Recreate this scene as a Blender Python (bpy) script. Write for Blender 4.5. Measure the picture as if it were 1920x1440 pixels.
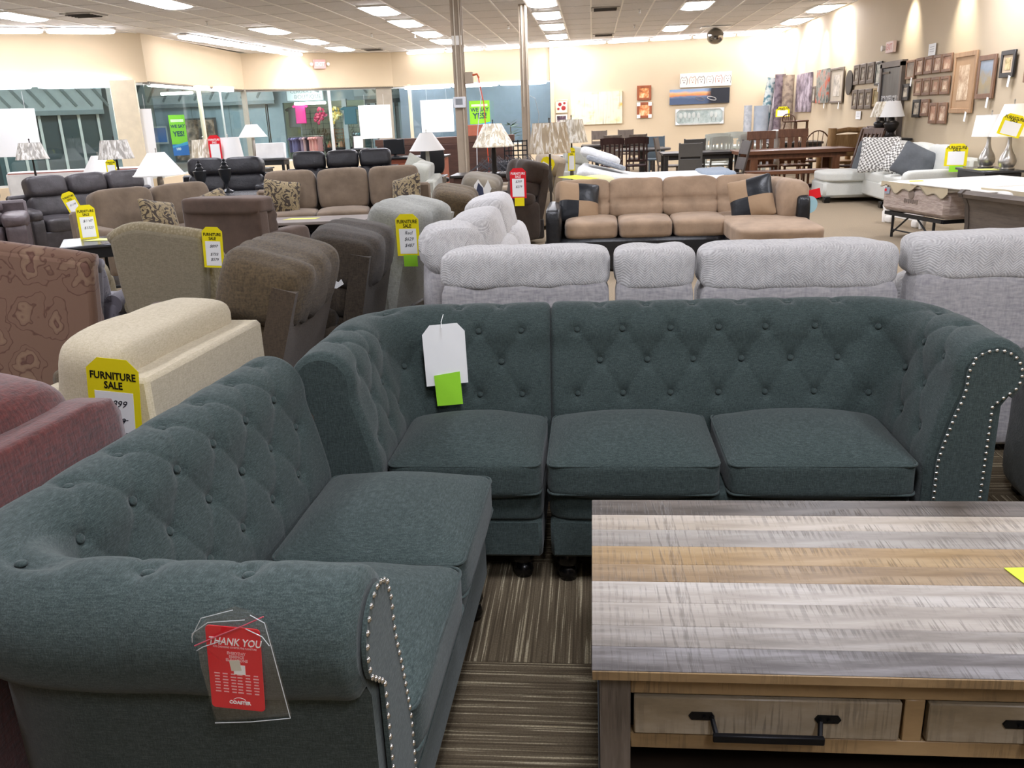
import bpy, math, random
import numpy as np
from mathutils import Vector, Matrix, Euler, noise
random.seed(7)
R = math.radians
C = bpy.context.scene.collection
for o in list(bpy.data.objects): bpy.data.objects.remove(o)
sc = bpy.context.scene

# ------------------------------------------------------------------ camera, world, exposure
cam_d = bpy.data.cameras.new('camera'); cam = bpy.data.objects.new('camera', cam_d); C.objects.link(cam)
sc.camera = cam
cam_d.sensor_width = 36.0; cam_d.lens = 36.0 * 1600 / 1920; cam_d.clip_end = 120
CP, CY, CR = R(17.4), R(5.8), R(2.3)
f = Vector((-math.sin(CY)*math.cos(CP), math.cos(CY)*math.cos(CP), -math.sin(CP)))
rt = Vector((math.cos(CY), math.sin(CY), 0)); up = rt.cross(f)
r2 = rt*math.cos(CR) - up*math.sin(CR); u2 = rt*math.sin(CR) + up*math.cos(CR)
cam.matrix_world = Matrix(((r2.x, u2.x, -f.x, 0), (r2.y, u2.y, -f.y, 0), (r2.z, u2.z, -f.z, 1.58), (0, 0, 0, 1)))

w = bpy.data.worlds.new('world'); sc.world = w; w.use_nodes = True
w.node_tree.nodes['Background'].inputs[0].default_value = (0.55, 0.6, 0.65, 1)
w.node_tree.nodes['Background'].inputs[1].default_value = 0.3
sc.view_settings.view_transform = 'Standard'; sc.view_settings.look = 'None'
sc.view_settings.gamma = 1.0; sc.view_settings.use_curve_mapping = False
sc.view_settings.exposure = 0.45
TROFFER = 30.0; STRIP = 13.0; SPOT = 60.0

# ------------------------------------------------------------------ materials
def lin(h):
    h = h.lstrip('#'); v = [int(h[i:i+2], 16)/255 for i in (0, 2, 4)]
    return tuple([(c/12.92 if c <= .04045 else ((c+.055)/1.055)**2.4) for c in v]) + (1,)
MC = {}
class NT:
    def __init__(s, name):
        s.m = bpy.data.materials.new(name); s.m.use_nodes = True; s.t = s.m.node_tree
        s.b = s.t.nodes['Principled BSDF']
    def n(s, ty, **k):
        q = s.t.nodes.new(ty)
        for a, v in k.items(): setattr(q, a, v)
        return q
    def l(s, a, b): s.t.links.new(a, b)
    def coord(s, scale=(1, 1, 1), rot=(0, 0, 0), kind='Object'):
        c = s.n('ShaderNodeTexCoord'); mp = s.n('ShaderNodeMapping')
        mp.inputs['Scale'].default_value = scale; mp.inputs['Rotation'].default_value = rot
        s.l(c.outputs[kind], mp.inputs[0]); return mp.outputs[0]
    def noise(s, vec, scale, detail=3, rough=.55):
        q = s.n('ShaderNodeTexNoise'); s.l(vec, q.inputs['Vector'])
        q.inputs['Scale'].default_value = scale; q.inputs['Detail'].default_value = detail
        q.inputs['Roughness'].default_value = rough
        return q.outputs['Fac']
    def ramp(s, fac, stops):
        q = s.n('ShaderNodeValToRGB'); s.l(fac, q.inputs[0]); e = q.color_ramp.elements
        while len(e) < len(stops): e.new(.5)
        for i, (p, c) in enumerate(stops): e[i].position = p; e[i].color = lin(c) if isinstance(c, str) else c
        return q.outputs[0]
    def math(s, op, a, b=None):
        q = s.n('ShaderNodeMath', operation=op)
        for i, v in enumerate((a, b)):
            if v is None: continue
            if isinstance(v, (int, float)): q.inputs[i].default_value = v
            else: s.l(v, q.inputs[i])
        return q.outputs[0]
    def mix(s, fac, a, b, mode='MIX'):
        q = s.n('ShaderNodeMix', data_type='RGBA', blend_type=mode)
        if isinstance(fac, (int, float)): q.inputs[0].default_value = fac
        else: s.l(fac, q.inputs[0])
        for i, v in ((6, a), (7, b)):
            if isinstance(v, str): q.inputs[i].default_value = lin(v)
            elif isinstance(v, tuple): q.inputs[i].default_value = v
            else: s.l(v, q.inputs[i])
        return q.outputs[2]
    def bump(s, h, st, dist=.01):
        q = s.n('ShaderNodeBump'); q.inputs['Strength'].default_value = st; q.inputs['Distance'].default_value = dist
        s.l(h, q.inputs['Height']); s.l(q.outputs[0], s.b.inputs['Normal'])
    def base(s, c):
        if isinstance(c, (str, tuple)): s.b.inputs['Base Color'].default_value = lin(c) if isinstance(c, str) else c
        else: s.l(c, s.b.inputs['Base Color'])
def setp(g, rough=.8, metal=0., spec=.5, sheen=0.):
    g.b.inputs['Roughness'].default_value = rough; g.b.inputs['Metallic'].default_value = metal
    g.b.inputs['Specular IOR Level'].default_value = spec; g.b.inputs['Sheen Weight'].default_value = sheen
def plain(col, rough=.6, metal=0., spec=.4, var=.06):
    k = ('p', col, rough, metal, spec)
    if k in MC: return MC[k]
    g = NT('paint_' + col); setp(g, rough, metal, spec)
    v = g.coord(); nz = g.noise(v, 6, 4)
    c = lin(col); d = tuple(x*(1-var*2) for x in c[:3]) + (1,)
    g.base(g.ramp(nz, [(.3, d), (.7, c)]))
    MC[k] = g.m; return g.m
def fabric(col, col2=None, sc_=220, big=3.5, bump=.25, sheen=.15, rough=.95):
    k = ('f', col, col2, sc_, big)
    if k in MC: return MC[k]
    g = NT('fabric_' + col); setp(g, rough, 0, .15, sheen)
    g.b.inputs['Sheen Roughness'].default_value = .6
    v1 = g.coord((1, 1, .25)); v2 = g.coord((.25, .25, 1)); v3 = g.coord((.25, 1, 1))
    a = g.noise(v1, sc_, 2); b = g.noise(v2, sc_, 2); c_ = g.noise(v3, sc_, 2)
    h = g.math('ADD', g.math('ADD', a, b), c_)
    c = lin(col); d = lin(col2) if col2 else tuple(x*.62 for x in c[:3]) + (1,)
    col_f = g.ramp(g.math('MULTIPLY', h, .3333), [(.38, d), (.6, c)])
    bn = g.noise(g.coord(), big, 3)
    col_f = g.mix(g.math('MULTIPLY', bn, .35), col_f, tuple(x*.7 for x in c[:3]) + (1,))
    g.base(col_f); g.bump(h, bump, .004)
    MC[k] = g.m; return g.m
def suede(col, rough=.9, sheen=.15):
    k = ('s', col)
    if k in MC: return MC[k]
    g = NT('suede_' + col); setp(g, rough, 0, .15, sheen)
    v = g.coord(); nz = g.noise(v, 5, 5, .6); fine = g.noise(v, 160, 2)
    c = lin(col)
    g.base(g.ramp(nz, [(.25, tuple(x*.66 for x in c[:3]) + (1,)), (.75, tuple(min(1, x*1.12) for x in c[:3]) + (1,))]))
    g.bump(g.math('ADD', g.math('MULTIPLY', fine, .3), g.noise(v, 14, 3)), .25, .01)
    MC[k] = g.m; return g.m
def leather(col, rough=.42):
    k = ('l', col)
    if k in MC: return MC[k]
    g = NT('leather_' + col); setp(g, rough, 0, .45)
    v = g.coord(); nz = g.noise(v, 9, 5, .6); c = lin(col)
    g.base(g.ramp(nz, [(.3, tuple(x*.7 for x in c[:3]) + (1,)), (.8, tuple(min(1, x*1.3) for x in c[:3]) + (1,))]))
    vo = g.n('ShaderNodeTexVoronoi'); g.l(v, vo.inputs['Vector']); vo.inputs['Scale'].default_value = 130
    g.bump(g.math('ADD', g.math('MULTIPLY', vo.outputs[0], .2), g.noise(v, 22, 4)), .35, .012)
    MC[k] = g.m; return g.m
def wood(c1, c2, axis='x', scale=6, rough=.5, spec=.35):
    k = ('w', c1, c2, axis, scale, rough)
    if k in MC: return MC[k]
    g = NT('wood_' + c1); setp(g, rough, 0, spec)
    s3 = {'x': (.12, 1, 1), 'y': (1, .12, 1), 'z': (1, 1, .12)}[axis]
    v = g.coord(s3); a = g.noise(v, scale*4, 5, .65); b = g.noise(v, scale*26, 3)
    h = g.math('ADD', g.math('MULTIPLY', a, .7), g.math('MULTIPLY', b, .3))
    g.base(g.ramp(h, [(.32, c2), (.66, c1)])); g.bump(h, .12, .004)
    MC[k] = g.m; return g.m
def emit(col, st):
    k = ('e', col, st)
    if k in MC: return MC[k]
    g = NT('light_' + col); g.base('#ffffff')
    g.b.inputs['Emission Color'].default_value = lin(col); g.b.inputs['Emission Strength'].default_value = st
    MC[k] = g.m; return g.m
def glass(col='#f6fbfb', alpha=.12, rough=.02):
    k = ('g', col, alpha)
    if k in MC: return MC[k]
    g = NT('glass_' + col); t = g.t
    tr = g.n('ShaderNodeBsdfTransparent'); tr.inputs[0].default_value = lin(col)
    gl = g.n('ShaderNodeBsdfGlossy'); gl.inputs['Roughness'].default_value = rough
    fr = g.n('ShaderNodeFresnel'); fr.inputs[0].default_value = 1.45
    mx = g.n('ShaderNodeMixShader'); geo = g.n('ShaderNodeNewGeometry'); add = g.math('MULTIPLY', fr.outputs[0], g.math('SUBTRACT', 1.0, geo.outputs['Backfacing'])); add = g.math('ADD', add, alpha*.3)
    g.l(add, mx.inputs[0]); g.l(tr.outputs[0], mx.inputs[1]); g.l(gl.outputs[0], mx.inputs[2])
    g.l(mx.outputs[0], t.nodes['Material Output'].inputs[0])
    MC[k] = g.m; return g.m

# ------------------------------------------------------------------ geometry collector
def rotm(r): return np.array(Euler(r).to_matrix()) if r else None
_PC = {}
def _unit(n, e):
    k = (n, e)
    if k in _PC: return _PC[k]
    idx = {}; V = []; F = []
    def vid(p):
        key = tuple(round(c, 5) for c in p)
        if key not in idx: idx[key] = len(V); V.append(p)
        return idx[key]
    for ax in range(3):
        for sg in (-1, 1):
            for i in range(n):
                for j in range(n):
                    q = []
                    for a, b in ((i, j), (i+1, j), (i+1, j+1), (i, j+1)):
                        p = [0, 0, 0]; p[ax] = sg; p[(ax+1) % 3] = math.sin((2*a/n-1)*math.pi/2*.999)*.6+(2*a/n-1)*.4; p[(ax+2) % 3] = math.sin((2*b/n-1)*math.pi/2*.999)*.6+(2*b/n-1)*.4
                        q.append(vid(tuple(p)))
                    F.append(q if sg > 0 else q[::-1])
    V = np.array(V); nr = (np.abs(V)**e).sum(1)**(1/e); V = V / nr[:, None]
    _PC[k] = (V, F); return _PC[k]
class G:
    def __init__(s): s.v = []; s.f = []; s.m = []; s.k = 0
    def add(s, V, F, r=None, t=None, mi=0):
        V = np.asarray(V, float)
        if r is not None: V = V @ rotm(r).T
        if t is not None: V = V + np.array(t)
        s.v.append(V); s.f += [[i + s.k for i in q] for q in F]; s.m += [mi]*len(F); s.k += len(V)
        return s
    def box(s, c, d, r=None, b=0., mi=0):
        x, y, z = [q/2 for q in d]
        if b <= 0:
            V = [(sx*x, sy*y, sz*z) for sx in (-1, 1) for sy in (-1, 1) for sz in (-1, 1)]
            F = [(0, 1, 3, 2), (4, 6, 7, 5), (0, 4, 5, 1), (2, 3, 7, 6), (0, 2, 6, 4), (1, 5, 7, 3)]
        else:
            b = min(b, x*.98, y*.98, z*.98); V = []; ix = {}
            for sx in (-1, 1):
                for sy in (-1, 1):
                    for sz in (-1, 1):
                        for a in range(3):
                            p = [sx*(x-b), sy*(y-b), sz*(z-b)]; p[a] = (sx*x, sy*y, sz*z)[a]
                            ix[(sx, sy, sz, a)] = len(V); V.append(p)
            F = []
            for a in range(3):
                for sg in (-1, 1):
                    q = []
                    for p1, p2 in ((-1, -1), (1, -1), (1, 1), (-1, 1)):
                        k = [0, 0, 0]; k[a] = sg; k[(a+1) % 3] = p1; k[(a+2) % 3] = p2; q.append(ix[(*k, a)])
                    F.append(q if sg > 0 else q[::-1])
            for a in range(3):
                b1, c1 = (a+1) % 3, (a+2) % 3
                for s1 in (-1, 1):
                    for s2 in (-1, 1):
                        k0 = [0]*3; k0[b1] = s1; k0[c1] = s2; k1 = list(k0); k0[a] = -1; k1[a] = 1
                        q = [ix[(*k0, b1)], ix[(*k1, b1)], ix[(*k1, c1)], ix[(*k0, c1)]]
                        F.append(q if s1*s2 < 0 else q[::-1])
            for sx in (-1, 1):
                for sy in (-1, 1):
                    for sz in (-1, 1):
                        q = [ix[(sx, sy, sz, 0)], ix[(sx, sy, sz, 1)], ix[(sx, sy, sz, 2)]]
                        F.append(q if sx*sy*sz > 0 else q[::-1])
        return s.add(V, F, r, c, mi)
    def puff(s, c, d, r=None, e=5, n=8, crown=0., wr=0., wf=6, seed=0, mi=0, lean=0.):
        V, F = _unit(n, e); V = V.copy()
        if crown:   # extra swell of the +-z faces in the middle
            V[:, 2] *= 1 + crown*(1-np.clip(np.abs(V[:, 0]), 0, 1)**2.5)*(1-np.clip(np.abs(V[:, 1]), 0, 1)**2.5)
        P = V*np.array(d)/2
        if wr:
            for i in range(len(P)):
                q = P[i]; m_ = noise.noise(Vector((q[0]*wf+seed*3.1, q[1]*wf+seed, q[2]*wf)))
                P[i] = q + V[i]/max(1e-6, np.linalg.norm(V[i]))*m_*wr
        return s.add(P, F, r, c, mi)
    def lathe(s, prof, n=20, c=(0, 0, 0), r=None, mi=0, cap=True, flute=0., sq=None):
        V = []; F = []
        for (rad, z) in prof:
            for i in range(n):
                a = 2*math.pi*i/n; q = rad*(1+flute*(i % 2))
                if sq: q = q / max(abs(math.cos(a)), abs(math.sin(a)))**sq
                V.append((q*math.cos(a), q*math.sin(a), z))
        for j in range(len(prof)-1):
            for i in range(n):
                k = (i+1) % n; F.append((j*n+i, j*n+k, (j+1)*n+k, (j+1)*n+i))
        if cap: F.append(tuple(range(n))[::-1]); F.append(tuple((len(prof)-1)*n+i for i in range(n)))
        return s.add(V, F, r, c, mi)
    def cyl(s, c, rad, h, n=16, r=None, mi=0): return s.lathe([(rad, -h/2), (rad, h/2)], n, c, r, mi)
    def tube(s, pts, rad, n=6, mi=0, closed=False, rads=None):
        P = [Vector(p) for p in pts]; V = []; F = []; m_ = len(P); u = None
        for i, p in enumerate(P):
            a = P[(i-1) % m_] if (i or closed) else p; b = P[(i+1) % m_] if (i < m_-1 or closed) else p
            t = (b-a).normalized()
            if u is None: u = t.orthogonal().normalized()
            else: u = (u - t*u.dot(t)).normalized()
            w_ = t.cross(u); rr = rads[i] if rads else rad
            for k in range(n):
                g_ = 2*math.pi*k/n; V.append(p + (u*math.cos(g_)+w_*math.sin(g_))*rr)
        for i in range(m_ if closed else m_-1):
            j = (i+1) % m_
            for k in range(n):
                l_ = (k+1) % n; F.append((i*n+k, i*n+l_, j*n+l_, j*n+k))
        if not closed: F.append(tuple(range(n))[::-1]); F.append(tuple((m_-1)*n+k for k in range(n)))
        return s.add([tuple(q) for q in V], F, None, None, mi)
    def poly(s, pts, th, axis='y', c=(0, 0, 0), r=None, mi=0):
        """extrude a 2d outline by th along axis ('y': pts are x,z ; 'z': x,y ; 'x': y,z)"""
        n = len(pts); V = []
        for q in (-th/2, th/2):
            for a, b in pts: V.append({'y': (a, q, b), 'z': (a, b, q), 'x': (q, a, b)}[axis])
        ar = sum(pts[i][0]*pts[(i+1) % n][1]-pts[(i+1) % n][0]*pts[i][1] for i in range(n))
        F = [list(range(n)), list(range(n, 2*n))[::-1]] + [[i, i+n, (i+1) % n+n, (i+1) % n] for i in range(n)]
        flip = (ar > 0) != (axis == 'y')
        if flip: F = [q[::-1] for q in F]
        return s.add(V, F, r, c, mi)
    def grid(s, f_, nu, nv, mi=0, closeu=False):
        V = [f_(i/(nu if closeu else nu-1), j/(nv-1)) for i in range(nu) for j in range(nv)]; F = []
        for i in range(nu if closeu else nu-1):
            for j in range(nv-1):
                k = (i+1) % nu; F.append((i*nv+j, k*nv+j, k*nv+j+1, i*nv+j+1))
        return s.add(V, F, None, None, mi)
    def pillow(s, d, c=(0, 0, 0), r=None, n=12, mi=0, seed=0, ear=.06):
        V, F = _unit(n, 12); P = V.copy(); x = np.clip(V[:, 0], -1, 1); y = np.clip(V[:, 1], -1, 1)
        th = ((1-np.abs(x)**2.6)*(1-np.abs(y)**2.6)).clip(0)**.55*.96+.04
        P[:, 2] = np.sign(V[:, 2])*np.minimum(np.abs(V[:, 2]), 1)*th
        P[:, 0] *= 1-ear*(1-y**2); P[:, 1] *= 1-ear*(1-x**2)
        P = P*np.array(d)/2
        for i in range(len(P)):
            m_ = noise.noise(Vector((P[i][0]*7+seed, P[i][1]*7, seed*2.)))
            P[i][2] += m_*.012*d[2]/.15
        return s.add(P, F, r, c, mi)
    def mesh(s, name, mats, ang=38):
        me = bpy.data.meshes.new(name); V = np.concatenate(s.v)
        me.from_pydata(V.tolist(), [], s.f)
        for m_ in (mats if isinstance(mats, (list, tuple)) else [mats]): me.materials.append(m_)
        if any(s.m): me.polygons.foreach_set('material_index', s.m)
        me.polygons.foreach_set('use_smooth', [True]*len(s.f)); me.update()
        if ang < 180: me.set_sharp_from_angle(angle=R(ang))
        return me
    def obj(s, name, mats, parent=None, loc=None, rot=None, ang=38):
        o = bpy.data.objects.new(name, s.mesh(name, mats, ang)); C.objects.link(o)
        if parent: o.parent = parent
        if loc: o.location = loc
        if rot: o.rotation_euler = rot
        return o
def tag(o, label=None, cat=None, group=None, kind=None):
    if label: o['label'] = label
    if cat: o['category'] = cat
    if group: o['group'] = group
    if kind: o['kind'] = kind
    return o
def thing(name, label, cat, loc=(0, 0, 0), rz=0, group=None):
    o = bpy.data.objects.new(name, None); C.objects.link(o); o.location = loc; o.rotation_euler = (0, 0, R(rz)); o.empty_display_size = .1
    return tag(o, label, cat, group)
def struct(o): o['kind'] = 'structure'; return o
def inst(name, me, parent=None, loc=(0, 0, 0), rot=(0, 0, 0), scale=None):
    o = bpy.data.objects.new(name, me); C.objects.link(o); o.location = loc; o.rotation_euler = rot
    if parent: o.parent = parent
    if scale: o.scale = scale
    return o
def dup(root, loc, rz=None, label=None, group=None, scale=None):
    def cp(o, par):
        c = o.copy(); C.objects.link(c); c.parent = par
        for ch in o.children: cp(ch, c)
        return c
    kids = list(root.children); r_ = root.copy(); C.objects.link(r_); r_.location = loc
    for ch in kids: cp(ch, r_)
    if rz is not None: r_.rotation_euler = (0, 0, R(rz))
    if label: r_['label'] = label
    if group: r_['group'] = group
    if scale: r_.scale = scale
    return r_
def text(body, size, mat, parent, loc, rot=(R(90), 0, 0), shear=0., name='lettering', ext=.0006, sx=1., align='CENTER', off=0.):
    cu = bpy.data.curves.new(name, 'FONT'); cu.body = body; cu.size = size; cu.shear = shear; cu.extrude = ext; cu.offset = off
    cu.align_x = align; cu.align_y = 'CENTER'; cu.space_line = .9; cu.resolution_u = 2
    t = bpy.data.objects.new('tmp', cu); C.objects.link(t); bpy.context.view_layer.update()
    me = bpy.data.meshes.new_from_object(t); bpy.data.objects.remove(t); bpy.data.curves.remove(cu)
    me.materials.clear(); me.materials.append(mat)
    o = bpy.data.objects.new(name, me); C.objects.link(o); o.location = loc; o.rotation_euler = rot; o.scale = (sx, 1, 1)
    if parent: o.parent = parent
    return o
# ------------------------------------------------------------------ room shell
CH = 3.6; K = 1.08
WALLC = '#c9b497'
def wallmat(col):
    g = NT('wall_paint_' + col); setp(g, .75, 0, .25)
    g.base(g.ramp(g.noise(g.coord(), 1.2, 3), [(.3, col), (.8, tuple(x*.95 for x in lin(col)[:3]) + (1,))]))
    g.bump(g.noise(g.coord(), 160, 2), .06, .003); return g.m
M_wall = wallmat('#c8b79c'); M_wall2 = wallmat('#cfbd9f'); M_white = plain('#eeeae2', .6)
def seg_wall(name, p, q, z0, z1, th, mat, side=1):
    p = Vector(p); q = Vector(q); d = q-p; L = d.length; a = math.atan2(d.y, d.x)
    o = G().box((L/2, side*th/2, (z0+z1)/2), (L, th, z1-z0)).obj(name, mat, None, (p.x, p.y, 0), (0, 0, a))
    return struct(o)
P0, P1, P2, P3, P4, P5 = [(a*K, b*K) for a, b in ((-15.0, 13.57), (-8.97, 17.62), (-9.28, 23.5), (-5.7, 25.65), (-1.07, 25.65), (5.1, 24.75))]
seg_wall('wall_right', P5, (P5[0], -5), 0, CH, .2, M_wall)
seg_wall('wall_far', P4, P5, 0, CH, .2, M_wall2)
seg_wall('wall_back', (P5[0], -5), (P0[0], -5), 0, CH, .2, M_wall)
seg_wall('wall_left', (P0[0], -5), P0, 0, CH, .2, M_wall)
HB = 2.6
for nm, a, b in (('wall_left_header', P0, P1), ('wall_slanted_header', P1, P2), ('wall_boutique_header', P2, P3), ('wall_far_header', P3, P4)):
    seg_wall(nm, a, b, HB, CH, .25, M_wall2)
    seg_wall(nm.replace('header', 'sill'), a, b, 0, .55 if 'far' not in nm else .75, .2, M_wall2)
# carpet
gc = NT('carpet_beige'); setp(gc, 1, 0, .05)
v = gc.coord(); gc.base(gc.ramp(gc.noise(v, 90, 3), [(.3, '#8a7c69'), (.7, '#a5967f')])); gc.bump(gc.noise(v, 200, 2), .4, .01)
struct(G().box((-5, 11.8, -.05), (24, 36, .1)).obj('floor', gc.m))
fl = bpy.data.objects['floor']
gt = NT('carpet_striped'); setp(gt, 1, 0, .05)
v1 = gt.coord((95, 1.2, 1)); v2 = gt.coord((160, 160, 1)); v3 = gt.coord((40, 4, 1))
st = gt.noise(v1, 1.0, 2, .7); fz = gt.noise(v2, 1.0, 3)
c_ = gt.ramp(st, [(.38, '#574c3d'), (.52, '#7c705c'), (.575, '#7f725c'), (.61, '#dccfb0'), (.68, '#c2b494')])
c_ = gt.mix(gt.math('MULTIPLY', fz, .9), c_, '#463d2f', 'MIX'); gt.base(c_)
gt.bump(gt.math('ADD', gt.math('MULTIPLY', st, 1.2), fz), .7, .006)
tme = G().box((0, 0, .003), (.598, .598, .006), b=.002).mesh('carpet_tile', gt.m)
for i in range(-5, 9):
    for j in range(-2, 6):
        if (i*.6 < -1.6): continue
        inst('carpet_tile', tme, fl, (-.25+i*.6, 1.9+j*.6, 0), (0, 0, R(90) if (i+j) % 2 == 0 else 0))
# ceiling: slab, recessed tiles, bright grid bars
M_ctile = NT('ceiling_tile'); setp(M_ctile, .95, 0, .1)
v = M_ctile.coord(); M_ctile.base(M_ctile.ramp(M_ctile.noise(v, 40, 4), [(.3, '#cac6c2'), (.7, '#d6d2ce')])); M_ctile.bump(M_ctile.noise(v, 120, 3), .3, .004)
M_bar = plain('#e6e0d6', .5)
ceil = struct(G().box((-5, 11.8, CH+.09), (24, 36, .1)).obj('ceiling', M_ctile.m))
cme = G().box((0, 0, 0), (.594, 1.214, .02), b=.003).mesh('ceiling_tile', M_ctile.m)
T = .61
def inside(x, y):
    x /= K; y /= K
    if y > 25.6 - max(0, (x+1.07))*.146 + .3: return False
    if x < -8.97: return (y < 17.62 + (x+8.97)*.665 + .4)
    if x < -5.7 and y > 23.5: return y < 23.5 + (x+9.28)*.6 + .4
    return True
for i in range(-20, 9):
    for j in range(11, 23):
        x, y = (i+.5)*T, (j+.5)*T*2
        if inside(x, y): inst('ceiling_tile', cme, ceil, (x, y, CH+.012))
gb = G(); gb2 = G()
for i in range(-20, 10): gb.box((i*T, 20.3, CH-.002), (.03, 13.8, .012))
for j in range(11, 23): gb2.box((-3.35, j*T*2, CH+.001), (17.7, .018, .008))
struct(gb.obj('trim_1', M_bar)); struct(gb2.obj('trim_2', M_ctile.m))
nearc = struct(G().box((-5, 3.9, CH+.02), (23, 19, .03)).obj('ceiling_near', M_ctile.m))
# troffers
tf = G(); tf.box((0, 0, .0), (.62, 1.24, .03), b=.006); tfm = tf.mesh('light_frame', M_bar)
tp = G()
tp.grid(lambda u, v_: (-.27+.54*u, -.57+1.14*v_, -.016-.03*(1-(2*u-1)**2)**.5), 9, 2)
tpm = tp.mesh('diffuser', emit('#f1f3ff', TROFFER))
if True:
    tpm.flip_normals()
ROWN = {-6.5: 'far left', -3.7: 'left', -.9: 'middle', 2.0: 'right', 4.7: 'far right', -9.3: 'leftmost'}
_seen = {}
def troffer(x, y, group='recessed ceiling lights', label=None):
    if label is None and group == 'recessed ceiling lights':
        k = min(ROWN, key=lambda q: abs(q-x/K)); n = _seen.get(k, 0); _seen[k] = n+1
        label = 'glowing ceiling panel, ' + ['nearest', 'second nearest', 'third', 'fourth', 'fifth and farthest'][n] + ' in the ' + ROWN[k] + ' row of panels'
    if label is None: label = 'glowing rectangular ceiling panel overhead, out of the frame'
    t = thing('ceiling_light', label or 'glowing rectangular light panel set in the ceiling grid', 'ceiling light', (x, y, CH-.012), 0, group)
    inst('light_frame', tfm, t); inst('diffuser', tpm, t)
XC = [-.8475, -3.6725, -6.4975, 1.9775, 4.8]
vis = [(-.85, 15.9), (-.85, 18.0), (-.85, 20.3), (-.85, 22.8), (-.85, 24.8), (-3.67, 15.9), (-3.67, 18.1), (-3.67, 20.5), (-3.67, 22.6),
       (-6.5, 13.6), (-6.5, 18.2), (-6.5, 20.95), (-6.5, 23.3), (1.98, 17.6), (1.98, 22.1), (4.72, 19.3), (4.72, 21.8), (4.72, 24.1), (-9.3, 14.2)]
for x, y in vis: troffer(x*K, y*K)
for x, y in [(-9.3, 10), (-6.5, 10.0), (-3.67, 10.5), (-.85, 11.5), (2, 11.5), (4.4, 11.5), (-6.5, 6), (-3.67, 6.5), (-.85, 7.2), (2, 7.2), (4.4, 7.2), (.1, 1.0), (2.7, 1.2), (-3.2, 2.3), (.9, -1.3), (-12, 8), (-6.5, 1.5)]:  # unseen panels; the nearest ones are added to brighten the foreground
    troffer(x*K, y*K, 'ceiling lights overhead and behind the viewer')
# perimeter fluorescent strips
def strip(name, label, p, q, z, n, group, w_=.13, h=.07, st=STRIP, drop=0.):
    p = Vector(p)*K; q = Vector(q)*K; d = (q-p)/n; a = math.atan2(d.y, d.x); L = d.length
    hm = G().box((0, 0, h*.55), (L*.98, w_*.8, h*.5), b=.01).mesh('housing', M_bar)
    gl = G(); gl.puff((0, 0, 0), (L*.95, w_, h), e=6, n=5); lm = gl.mesh('lamp_tube', emit('#f4f4ff', st))
    for i in range(n):
        c = p + d*(i+.5)
        t = thing(name, label + ', ' + ['leftmost', 'second from left', 'third from left', 'fourth from left', 'fifth from left', 'sixth from left', 'seventh from left', 'eighth from left', 'ninth from left'][i] + ' piece', 'light', (c.x, c.y, z), math.degrees(a), group)
        inst('housing', hm, t); inst('lamp_tube', lm, t)
strip('strip_light', 'ceiling strip light above the far wall', (-5.2, 25.35), (4.9, 24.35), CH-.07, 9, 'strip lights along the far wall')
strip('strip_light', 'ceiling strip light in the slanting left row', (-8.3, 18.0), (-7.9, 24.2), CH-.07, 5, 'strip lights in the slanting row', w_=.3)
strip('strip_light', 'ceiling strip light above the left windows', (-12.0, 14.7), (-8.9, 16.6), CH-.07, 3, 'strip lights above the left windows', w_=.3)
strip('window_light', 'tube light under the left window header', (-12.0, 15.35), (-9.1, 17.3), HB-.03, 2, 'tube lights under the left headers', w_=.22, h=.12, st=STRIP)
strip('window_light', 'tube light under the slanting header', (-9.1, 17.9), (-9.3, 22.7), HB-.02, 3, 'tube lights under the slanting header', w_=.2, h=.11, st=STRIP)
strip('window_light', 'tube light under the far header', (-5.4, 25.62), (-1.25, 25.62), HB+.0-.06, 3, 'tube lights under the far header', w_=.16, h=.1, st=STRIP)
# windows: glass and frames
M_frame = plain('#cfd2cf', .4, .3); M_glass = glass('#f0f8f7', .1); M_cream = plain('#e6d9bd', .5); M_alu = plain('#b9b3a4', .4, .4)
def window(name, p, q, z0, z1, n, th=.05):
    p = Vector(p); q = Vector(q); d = q-p; L = d.length; a = math.atan2(d.y, d.x)
    o = struct(G().box((L/2, 0, (z0+z1)/2), (L, .012, z1-z0)).obj(name, M_glass, None, (p.x, p.y, 0), (0, 0, a)))
    for nm, z in (('window_rail', z0+.02), ('window_rail', z1-.03)): G().box((L/2, 0, z), (L, th, .05)).obj(nm, M_frame, o)
    return o, L
w1, L1 = window('window_1', (P0[0], P0[1]+.1), (P1[0], P1[1]+.1), .55, HB, 4)
w2, L2 = window('window_2', (P1[0]-.1, P1[1]), (P2[0]-.1, P2[1]), .55, HB, 2)
w3, L3 = window('window_3', (P2[0], P2[1]+.1), (P3[0], P3[1]+.1), .55, HB, 3)
w4, L4 = window('window_4', (P3[0], P3[1]+.1), (P4[0], P4[1]+.1), .75, HB, 2)
G().box((3.1, 0, 1.58), (.06, .1, 2.06), b=.008).obj('mullion', M_cream, w2)
G().box((4.6, 0, 1.58), (.025, .05, 2.06)).obj('mullion', M_frame, w2)
G().box((2.42, 0, 1.58), (.09, .06, 2.06)).obj('mullion', M_frame, w3)
G().box((L3-.35, 0, 1.58), (.5, .08, 2.06), b=.008).obj('mullion', plain('#a59c8c', .6), w3)
G().box((.5, -.1, 1.7), (.09, .1, 1.9), b=.008).obj('mullion', M_cream, w4)
G().box((2.1, 0, 1.7), (.05, .06, 1.9), b=.008).obj('mullion', M_frame, w4)
struct(G().box((-9.95, 18.45, 1.31), (.5, .4, 2.64), r=(0, 0, R(25)), b=.01).obj('trim_3', M_cream))
struct(G().box((-10.06, 25.36, 1.31), (.12, .12, 2.64)).obj('trim_4', M_alu))
struct(G().box((-1.2, 27.68, 1.79), (.12, .3, 3.58)).obj('trim_5', M_wall2))
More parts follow.
